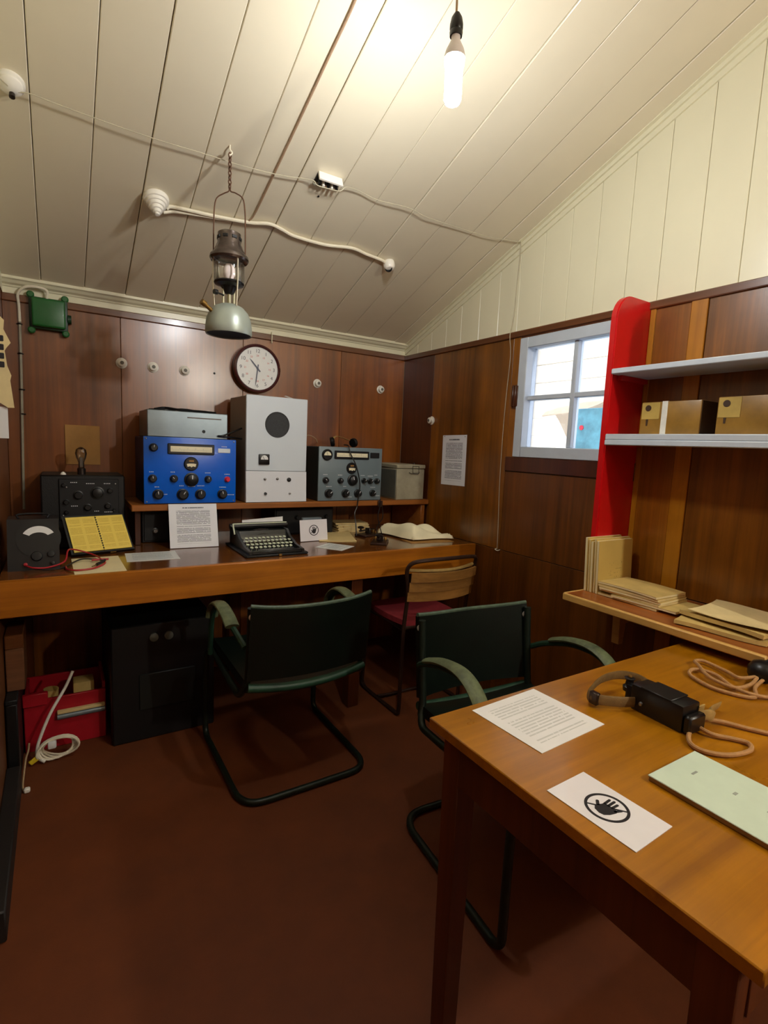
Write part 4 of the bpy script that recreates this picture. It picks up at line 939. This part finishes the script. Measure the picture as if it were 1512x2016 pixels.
MB().lathe([(0, 0), (.028, 0), (.029, .012), (.027, .026), (.020, .036), (0, .040)], 24, on_ceiling(1.405, 2.285)).build('housing', 'porcelain', cc)
Mc = T((1.403, 2.278, zc(2.278)-.028)) @ Vector((-.55, -.75, -.62)).to_track_quat('Z', 'Y').to_matrix().to_4x4()
MB().lathe([(0, -.005), (.017, -.005), (.018, .012), (.013, .014), (.010, .011), (0, .010)], 22, Mc).build('lens', 'black_plastic', cc)
def cz_(x, y, d): return (x, y, zc(y)-d)
tc_ = MB().tube([cz_(.385, 2.285, .02), cz_(.403, 2.282, .011), cz_(.483, 2.277, .010), cz_(.56, 2.273, .010), cz_(.702, 2.261, .008), cz_(.781, 2.240, .008), cz_(.842, 2.251, .008), cz_(.907, 2.268, .008), cz_(1.055, 2.270, .008), cz_(1.178, 2.248, .008), cz_(1.261, 2.260, .008), cz_(1.357, 2.270, .009), cz_(1.385, 2.280, .012)], .0075, 8, smooth=5)
tc_.tube([cz_(.375, 2.295, .03), cz_(.42, 2.300, .012), cz_(.50, 2.291, .009), cz_(.58, 2.280, .009), cz_(.66, 2.268, .008)], .006, 8, smooth=5)
tcb = tc_.build('surface_cable', 'white_cable', loc=(.87, 2.26, zc(2.26))); tag(tcb, 'thick cream cable wandering along the ceiling from rose to camera', 'cable')
bc = MB().tube([cz_(.70, 2.255, .006), cz_(.712, 2.20, .005), cz_(.721, 1.917, .004), cz_(.728, 1.605, .004), cz_(.731, 1.40, .004), cz_(.715, 1.2, .004), cz_(.70, .9, .004), cz_(.69, .4, .004)], .0032, 6, smooth=4).build('branch_cable', 'branch_flex', loc=(.72, 1.4, zc(1.4))); tag(bc, 'brownish cable running straight up the ceiling along a plank joint', 'cable')
aw = thing('aerial_wire', 'thin bare wire strung across the ceiling and down the right wall', 'wire', (.9, 1.97, 2.31))
pts = [cz_(-.125, 1.955, .03), cz_(-.096, 1.975, .032), cz_(-.074, 1.992, .03), cz_(-.037, 1.991, .024), cz_(.053, 2.002, .02), cz_(.206, 2.006, .022), cz_(.33, 2.005, .024), cz_(.458, 2.003, .022), cz_(.601, 2.004, .020), cz_(.751, 1.994, .016), cz_(.850, 1.966, .022), cz_(.872, 1.962, .038), cz_(.92, 1.958, .040), cz_(.966, 1.954, .038), cz_(.99, 1.947, .022), cz_(1.06, 1.956, .014), cz_(1.133, 1.964, .016), cz_(1.21, 1.954, .02), cz_(1.293, 1.948, .02), cz_(1.37, 1.956, .024), cz_(1.447, 1.963, .02), cz_(1.55, 1.966, .016), cz_(1.657, 1.967, .014), cz_(1.74, 1.960, .016), cz_(1.822, 1.956, .012), cz_(1.922, 1.938, .012), (1.944, 1.944, 2.325), (1.957, 1.955, 2.26), (1.962, 1.966, 2.15), (1.962, 1.972, 2.0), (1.954, 1.980, 1.90), (1.962, 1.974, 1.80), (1.964, 1.986, 1.6), (1.963, 1.99, 1.4), (1.964, 1.988, 1.128), (1.964, 1.978, .95), (1.963, 1.972, .805)]
MB().tube(pts, .0018, 6, smooth=4).build('wire', 'aerial_wire', aw)
MB().tube([(1.963, 1.972, .806), (1.960, 1.985, .80), (1.960, 1.965, .796), (1.962, 1.95, .803)], .0022, 6, smooth=3).build('wire_end', 'white_cable', aw)
jb = thing('terminal_block', 'open terminal block with dark screws on the ceiling wire', 'terminal block', (.918, 1.967, zc(1.967)))
MJ = on_ceiling(.918, 1.967)
MB().box(-.05, .05, .016, .026, 0, .034, .002, M=MJ).build('back_plate', 'porcelain', jb)
MB().box(-.05, .05, -.024, .018, 0, .006, .001, M=MJ).build('base', 'speaker_grey', jb)
MB().box(-.055, -.005, -.030, -.022, .010, .018, .001, M=MJ).build('clip_bar', 'galv_wire', jb)
for k in range(5): MB().cyl(MJ @ Vector((-.036+.018*k, -.004-.004*(k % 2), .004)), MJ @ Vector((-.036+.018*k, -.006-.004*(k % 2), .030)), .0055, n=10).build('terminal', 'porcelain' if k % 2 else 'black_plastic', jb)
nl = MB().lathe([(0, 0), (.004, 0), (.004, .003), (0, .004)], 10, on_ceiling(.917, 2.05)).build('ceiling_nail', 'black_soft', loc=(.917, 2.05, zc(2.05))); tag(nl, 'small dark nail head in the ceiling below the terminal block', 'nail')

# ================================================================== CHAIRS
def arc_pts(c, r, a0, a1, n=6): return [(c[0]+r*math.cos(R(a0+(a1-a0)*i/n)), c[1]+r*math.sin(R(a0+(a1-a0)*i/n))) for i in range(n+1)]
def cantilever(label, loc, rotz):
    c = thing('armchair', label, 'chair', loc, rotz, 'green cantilever armchairs')
    tr = .0125
    for s in (-1, 1):
        # back upright -> seat rail -> front leg -> floor runner
        side = [(-.235, .738), (-.225, .62), (-.205, .46), (-.195, .425)] + arc_pts((-.150, .435), .042, 200, 270, 4) + [(-.05, .397), (.20, .415)] + arc_pts((.245, .375), .045, 100, 0, 5) + [(.292, .25), (.292, .10)] + arc_pts((.25, .0545), .042, 0, -90, 5) + [(.10, tr), (-.15, tr)]
        xs = lambda y, z_: s*(.230 if z_ > .46 else .230+.030*min(1, (.46-z_)/.1))
        MB().tube([(xs(y, z_), y, z_) for y, z_ in side], tr, 10).build('side_tube', 'tube_dark_green', c)
        MB().lathe([(0, 0), (.0125, 0), (.010, .006), (0, .008)], 14, T((s*.230, -.246, .708)) @ RX90).build('end_cap', 'porcelain', c)
        arm = [(-.215, .59), (-.16, .620), (-.06, .654), (.03, .665), (.09, .654), (.14, .618), (.17, .56), (.185, .48), (.19, .42)]
        MB().tube([(s*(.245+.02*min(1, (y+.215)/.1)), y, z_) for y, z_ in arm], .011, 8, smooth=4).build('arm_tube', 'arm_green', c)
        pad = [(-.13, .643), (-.06, .668), (.03, .680), (.095, .666), (.145, .628), (.165, .590)]
        MB().tube([(s*.265, y, z_) for y, z_ in pad], .01, 12, smooth=5, flat=(.026, .010)).build('arm_pad', 'arm_worn', c)
    MB().tube([(.26, -.15, tr), (.258, -.185, tr), (.245, -.222, tr), (.222, -.246, tr), (.185, -.258, tr), (.1, -.26, tr), (-.1, -.26, tr), (-.185, -.258, tr), (-.222, -.246, tr), (-.245, -.222, tr), (-.258, -.185, tr), (-.26, -.15, tr)], tr, 10, smooth=4).build('floor_tube', 'tube_dark_green', c)
    def backf(u, v):
        x = -.238+.476*u; z_ = .470+.265*v; b_ = .034*(1-(2*u-1)**2); y = -.205-.035*v-.016-b_
        return (x, y, z_ + (.012*(abs(2*u-1)**3) if v > .9 else 0))
    MB().sheet(backf, 16, 8, .018).build('backrest', 'leather_green', c, smooth=60)
    MB().tube([Vector(backf(i/16, 1.0))+Vector((0, 0, .004)) for i in range(17)], .007, 8).build('backrest_piping', 'leather_edge', c)
    MB().sheet(lambda u, v: (-.238+.476*u, -.235+.485*v+.02*(2*u-1)**2*(1-v), .437-.022*(1-(2*u-1)**2)*(.4+.6*(1-v))+.012*v), 14, 12, .032).build('seat', 'leather_green', c, smooth=60)
    MB().tube([(-.235+.47*i/12, -.240+.018*(2*i/12-1)**2, .440-.018*(1-(2*i/12-1)**2)) for i in range(13)], .016, 10).build('seat_piping', 'arm_green', c)
    return c
ch1 = cantilever('green leather cantilever armchair pulled up to the radio desk', (.785, 1.948, 0), 0.0)
ch2 = copy_tree(ch1); ch2.location = (1.235, 1.10, 0); ch2.rotation_euler = (0, 0, R(174.5)); ch2['label'] = 'green leather cantilever armchair tucked under the work table'
c3 = thing('stacking_chair', 'tubular chair with slatted wooden back and red seat by the desk corner', 'chair', (1.575, 2.16, 0), 0.0)
tr = .010
for s in (-1, 1):
    x = s*.188
    MB().tube([(s*.205, -.215, .72), (x, -.205, .62), (x, -.185, .45), (x, -.180, .25), (x, -.178, .05), (x, -.165, .012), (x, -.12, tr), (x, .12, tr), (x, .17, .02), (x, .185, .06), (x, .165, .25), (x, .15, .42)], tr, 8, smooth=4).build('side_frame', 'tube_brown', c3)
MB().tube([(-.205, -.215, .715), (-.208, -.222, .755), (-.19, -.240, .785), (-.13, -.262, .797), (0, -.275, .80), (.13, -.262, .797), (.19, -.240, .785), (.208, -.222, .755), (.205, -.215, .715)], tr, 8, smooth=5).build('top_rail', 'tube_brown', c3)
for k, z_ in enumerate((.595, .644, .693)):
    MB().sheet(lambda u, v: (-.196+.392*u, -.212-.046*(1-(2*u-1)**2)-.012*k-.004*v, z_+.044*v), 14, 3, .010).build('slat', 'chair_slat', c3)
MB().tube([(-.196, -.215, .745), (-.1, -.247, .742), (0, -.262, .741), (.1, -.247, .742), (.196, -.215, .745)], .008, 8, smooth=4).build('back_bar', 'strap_light', c3)
def seatf(u, v):
    a, b_ = 2*u-1, 2*v-1; return (.185*a*(1-.10*b_*b_), .0+.185*b_*(1-.08*a*a), .468-.010*(1-a*a)*(1-b_*b_))
MB().sheet(seatf, 14, 14, .026).build('seat', 'red_cloth', c3, smooth=60)
MB().tube([(-.19, -.17, .447), (-.19, .17, .447), (.19, .17, .447), (.19, -.17, .447)], .009, 8, closed=True).build('seat_frame', 'tube_brown', c3)
MB().tube([(-.188, .02, .02), (-.1, .02, .012), (.1, .02, .012), (.188, .02, .02)], .008, 8).build('stretcher', 'tube_brown', c3)

# ================================================================== WORK TABLE
tb_ = thing('work_table', 'plain orange-brown wooden work table under the wall shelf', 'table', (1.3, .5, 0))
MB().box(.650, 1.93, .195, .815, .728, .750, .002).build('table_top', 'table_top', tb_)
MB().box(.672, .692, .235, .785, .632, .728, .001).build('apron', 'table_frame', tb_)
MB().box(1.88, 1.90, .235, .785, .632, .728, .001).build('apron', 'table_frame', tb_)
MB().box(.70, 1.885, .772, .790, .632, .728, .001).build('apron', 'table_frame', tb_)
MB().box(.70, 1.885, .222, .240, .632, .728, .001).build('apron', 'table_frame', tb_)
def tleg(x, y):
    m = MB(); p = [(-.026, -.026), (.026, -.026), (.026, .026), (-.026, .026)]
    m.box(-.026, .026, -.026, .026, 0, .728, .002, M=T((x, y, 0)))
    for v in m.bm.verts:
        if v.co.z < .4: v.co.x = x+(v.co.x-x)*.78; v.co.y = y+(v.co.y-y)*.78
    m.build('leg', 'table_frame', tb_)
for x, y in ((.697, .762), (1.875, .762), (.697, .250), (1.875, .250)): tleg(x, y)
# things on the table
o = flat_sheet('printed_page', 'glossy white page of faint print lying on the work table', 'paper', .857, .706, .7502, .205, .186, R(3), 'notice_print_table')
sg2 = thing('no_touching_sign', 'white card with barred black hand lying flat on the work table', 'sign', (.734, .452, .75))
touch_sign(sg2, T((.734, .452, .7502)) @ Matrix.Rotation(R(-90), 4, 'Z') @ Matrix.Rotation(R(2), 4, 'Z'), 1.0, wd=.157, ht=.1)
fo = thing('pale_green_folder', 'pale green covered folder on the work table edge', 'folder', (.942, .33, .75))
MB().box(.866, 1.018, .205, .462, .7502, .758, .001).build('page_block', 'folder_edge', fo)
MB().box(.8645, 1.0195, .2035, .4635, .758, .7605, .001).build('cover', 'folder_green', fo)
pm = MB()
for x, y, w_, h_ in ((.945, .425, .016, .004), (.948, .36, .01, .005), (.95, .31, .014, .004), (.93, .26, .012, .004)): pm.box(x-w_/2, x+w_/2, y-h_/2, y+h_/2, .7604, .7609)
pm.build('cover_print', 'print_grey', fo)
# breastplate microphone: black box, web strap, cord
mc = thing('strapped_microphone', 'black box microphone with brown web straps and tan cord on the table', 'microphone', (1.11, .58, .75), R(-3))
MB().box(-.030, .030, -.062, .058, 0, .058, .004, 2).build('body', 'black_plastic', mc)
MB().box(-.031, .031, -.035, .035, .0575, .0605, .001).build('top_plate', 'knob_black', mc)
MB().box(-.026, .026, .056, .076, .002, .050, .006, 2).build('end_block', 'black_plastic', mc)
MB().lathe([(0, 0), (.013, 0), (.014, .010), (.009, .014), (.008, .024), (.012, .03), (0, .033)], 16, T((-.012, .075, .03))).build('clamp_knob', 'black_plastic', mc)
MB().lathe([(0, 0), (.005, 0), (.004, .004), (0, .005)], 10, T((-.012, .075, .063))).build('rivet', 'brass', mc)
MB().lathe([(0, 0), (.005, 0), (.004, .004), (0, .005)], 10, T((-.0305, .03, .022)) @ RYM90).build('rivet', 'steel', mc)
MB().box(-.028, .028, -.078, -.061, .002, .040, .004).build('end_block', 'black_plastic', mc)
MB().tube([(-.025, .045, .018), (-.065, .06, .020), (-.105, .085, .022), (-.107, .108, .022), (-.085, .120, .026), (-.03, .135, .034), (.03, .135, .034), (.065, .115, .03), (.075, .085, .022), (.055, .06, .02), (.03, .05, .02)], .01, 10, smooth=6, flat=(.0025, .012)).build('web_strap', 'strap_web', mc)
MB().box(-.112, -.098, .082, .104, .008, .036, .002).build('buckle', 'dark_steel', mc)
MB().tube([(.026, -.066, .028), (.045, -.072, .030), (.07, -.070, .018), (.10, -.045, .014), (.15, -.040, .0135)], .01, 10, smooth=6, flat=(.0022, .012)).build('web_strap', 'strap_light', mc)
MB().tube([(.033, -.060, .01), (.034, -.062, .03), (.033, -.064, .05)], .006, 8, flat=(.002, .011)).build('web_keeper', 'strap_light', mc)
MB().tube([(.01, -.07, .012), (.015, -.10, .008), (.04, -.125, .006), (.053, -.15, .006), (.025, -.165, .006), (-.03, -.155, .006), (-.062, -.125, .006), (-.055, -.095, .006), (-.01, -.07, .007), (.045, -.062, .012), (.085, -.075, .008), (.12, -.125, .006), (.16, -.18, .006), (.20, -.21, .006), (.27, -.21, .006), (.34, -.17, .006)], .0045, 8, smooth=8).build('cord', 'cord_tan', mc)
ep = thing('earphone_set', 'black earphone with a coiled tan cord beneath the brown shelf', 'earphones', (1.525, .565, .75), R(0))
MB().lathe([(0, 0), (.030, 0), (.036, .012), (.036, .03), (.026, .044), (.010, .05), (0, .05)], 24, T((.03, .0, 0))).build('earpiece', 'black_plastic', ep)
MB().lathe([(0, 0), (.030, 0), (.035, .012), (.034, .028), (.024, .040), (0, .046)], 24, T((-.01, -.09, 0))).build('earpiece', 'black_plastic', ep)
MB().tube([(.03, 0, .045), (.04, -.03, .075), (.02, -.07, .07), (-.01, -.09, .042)], .004, 8, smooth=6).build('headband', 'black_soft', ep)
MB().tube([(.02, -.01, .01), (-.06, -.02, .006), (-.13, -.045, .006), (-.165, .02, .006), (-.15, .08, .006), (-.13, .105, .007), (-.10, .112, .008), (-.08, .095, .008), (-.08, .06, .008), (-.115, .01, .008), (-.13, -.035, .012), (-.09, -.065, .006), (-.04, -.085, .008)], .0045, 8, smooth=8).build('cord', 'cord_tan', ep)
MB().tube([(.02, .005, .012), (-.06, -.01, .010), (-.125, .0, .011), (-.12, .06, .012), (-.065, .115, .012), (-.045, .135, .012), (-.016, .125, .010), (-.03, .06, .009), (-.05, .02, .012), (.01, .0, .012)], .0045, 8, smooth=8).build('cord', 'cord_tan', ep)

# ================================================================== UNDER THE DESK
pc_ = thing('equipment_cabinet', 'black steel cabinet standing under the desk', 'cabinet', (.37, 2.58, 0))
MB().box(.165, .585, 2.33, 2.86, 0, .52, .006).build('body', 'cabinet_black', pc_)
MB().box(.27, .50, 2.324, 2.332, .14, .30, .003).build('front_panel', 'cabinet_green_dull', pc_)
for x in (.33, .39): MB().lathe([(0, 0), (.018, 0), (.018, .01), (.012, .012), (0, .012)], 18, face_back(x, 2.33, .46)).build('dial', 'khaki_dark', pc_)
cr = thing('red_crate', 'red plastic crate of odds and ends under the desk', 'crate', (.0, 2.56, 0))
MB().box(-.145, .150, 2.44, 2.452, .0, .22, .003).build('front_panel', 'crate_red', cr)
MB().box(-.145, .150, 2.69, 2.702, .0, .22, .003).build('back_panel', 'crate_red', cr)
MB().box(-.145, -.133, 2.452, 2.69, .0, .22, .003).build('side_panel', 'crate_red', cr)
MB().box(.138, .150, 2.452, 2.69, .0, .25, .003).build('side_panel', 'crate_red', cr)
MB().box(-.133, .138, 2.452, 2.69, .0, .012).build('base', 'crate_red', cr)
MB().box(-.148, -.06, 2.425, 2.445, .20, .255, .004).build('handle', 'crate_red', cr)
rl = MB().cyl((-.06, 2.50, .045), (-.05, 2.50, .235), .028, n=16).build('cardboard_roll', 'old_paper_dark', loc=(-.055, 2.5, .012)); tag(rl, 'dull cardboard tube standing in the red crate', 'tube')
rl2 = MB().box(.03, .11, 2.50, 2.58, .013, .24, .006, 2).build('paper_parcel', 'old_paper_dark', loc=(.07, 2.54, .013)); tag(rl2, 'small tan paper parcel standing in the red crate', 'parcel')
ll = thing('strip_light', 'slim pale strip lamp lying across the front of the red crate', 'strip lamp', (.06, 2.425, .13))
MB().box(-.03, .145, 2.418, 2.438, .150, .163, .002).build('top_strip', 'manila', ll)
MB().cyl((-.03, 2.428, .137), (.145, 2.428, .137), .012, n=14).build('tube', 'grey_chassis', ll)
wbx = thing('wooden_box', 'small brown wooden box on the black case at the left wall', 'box', (-.158, 2.36, .335))
MB().box(-.186, -.128, 2.30, 2.48, .3355, .50, .003).build('body', 'box_wood', wbx)
MB().box(-.187, -.127, 2.298, 2.482, .5005, .555, .004).build('lid', 'rail_wood', wbx)
bcs = thing('black_case', 'narrow black case on the floor beside the red crate', 'case', (-.165, 2.4, 0))
MB().box(-.186, -.150, 2.22, 2.60, 0, .318, .004).build('body', 'cabinet_black', bcs)
MB().box(-.187, -.149, 2.218, 2.602, .318, .335, .003).build('lid', 'black_soft', bcs)
wk = thing('white_cable_coil', 'coiled white cable with a yellow tag in front of the red crate', 'cable', (-.09, 2.38, 0))
MB().tube([(.03, 2.42, .33), (.0, 2.40, .27), (-.05, 2.375, .19), (-.085, 2.36, .11), (-.10, 2.35, .06), (-.098, 2.335, .03), (-.075, 2.32, .012)], .006, 8, smooth=6).build('cable', 'white_plastic', wk)
for k in range(6):
    r1 = .05+.004*k; MB().tube([(-.03+r1*math.cos(t)*1.05, 2.352-.004*k+.012*math.sin(t*2+k), .052+.010*math.sin(t+k*.2)+r1*.55*math.sin(t)) for t in [R(i*30) for i in range(12)]], .004, 6, closed=True, smooth=2).build('coil_loop', 'white_cable', wk)
MB().box(-.065, -.035, 2.325, 2.365, .055, .085, .006, 2).build('tie', 'sheet_white', wk)
MB().box(-.128, -.098, 2.322, 2.328, .016, .036, .002, M=T((-.11, 2.325, .025)) @ Matrix.Rotation(R(-35), 4, 'Y') @ T((.11, -2.325, -.025))).build('tag', 'tag_yellow', wk)
tcd = thing('thin_flex', 'thin beige flex with a white plug trailing along the left wall', 'cable', (-.15, 2.2, 0))
MB().tube([(-.125, 2.33, .10), (-.128, 2.32, .075), (-.135, 2.29, .06), (-.14, 2.24, .03), (-.142, 2.19, .012), (-.138, 2.165, .006)], .0035, 6, smooth=6).build('flex', 'tan_cable', tcd)
MB().box(-.138, -.118, 2.150, 2.168, .0, .018, .004).build('plug', 'white_plastic', tcd)
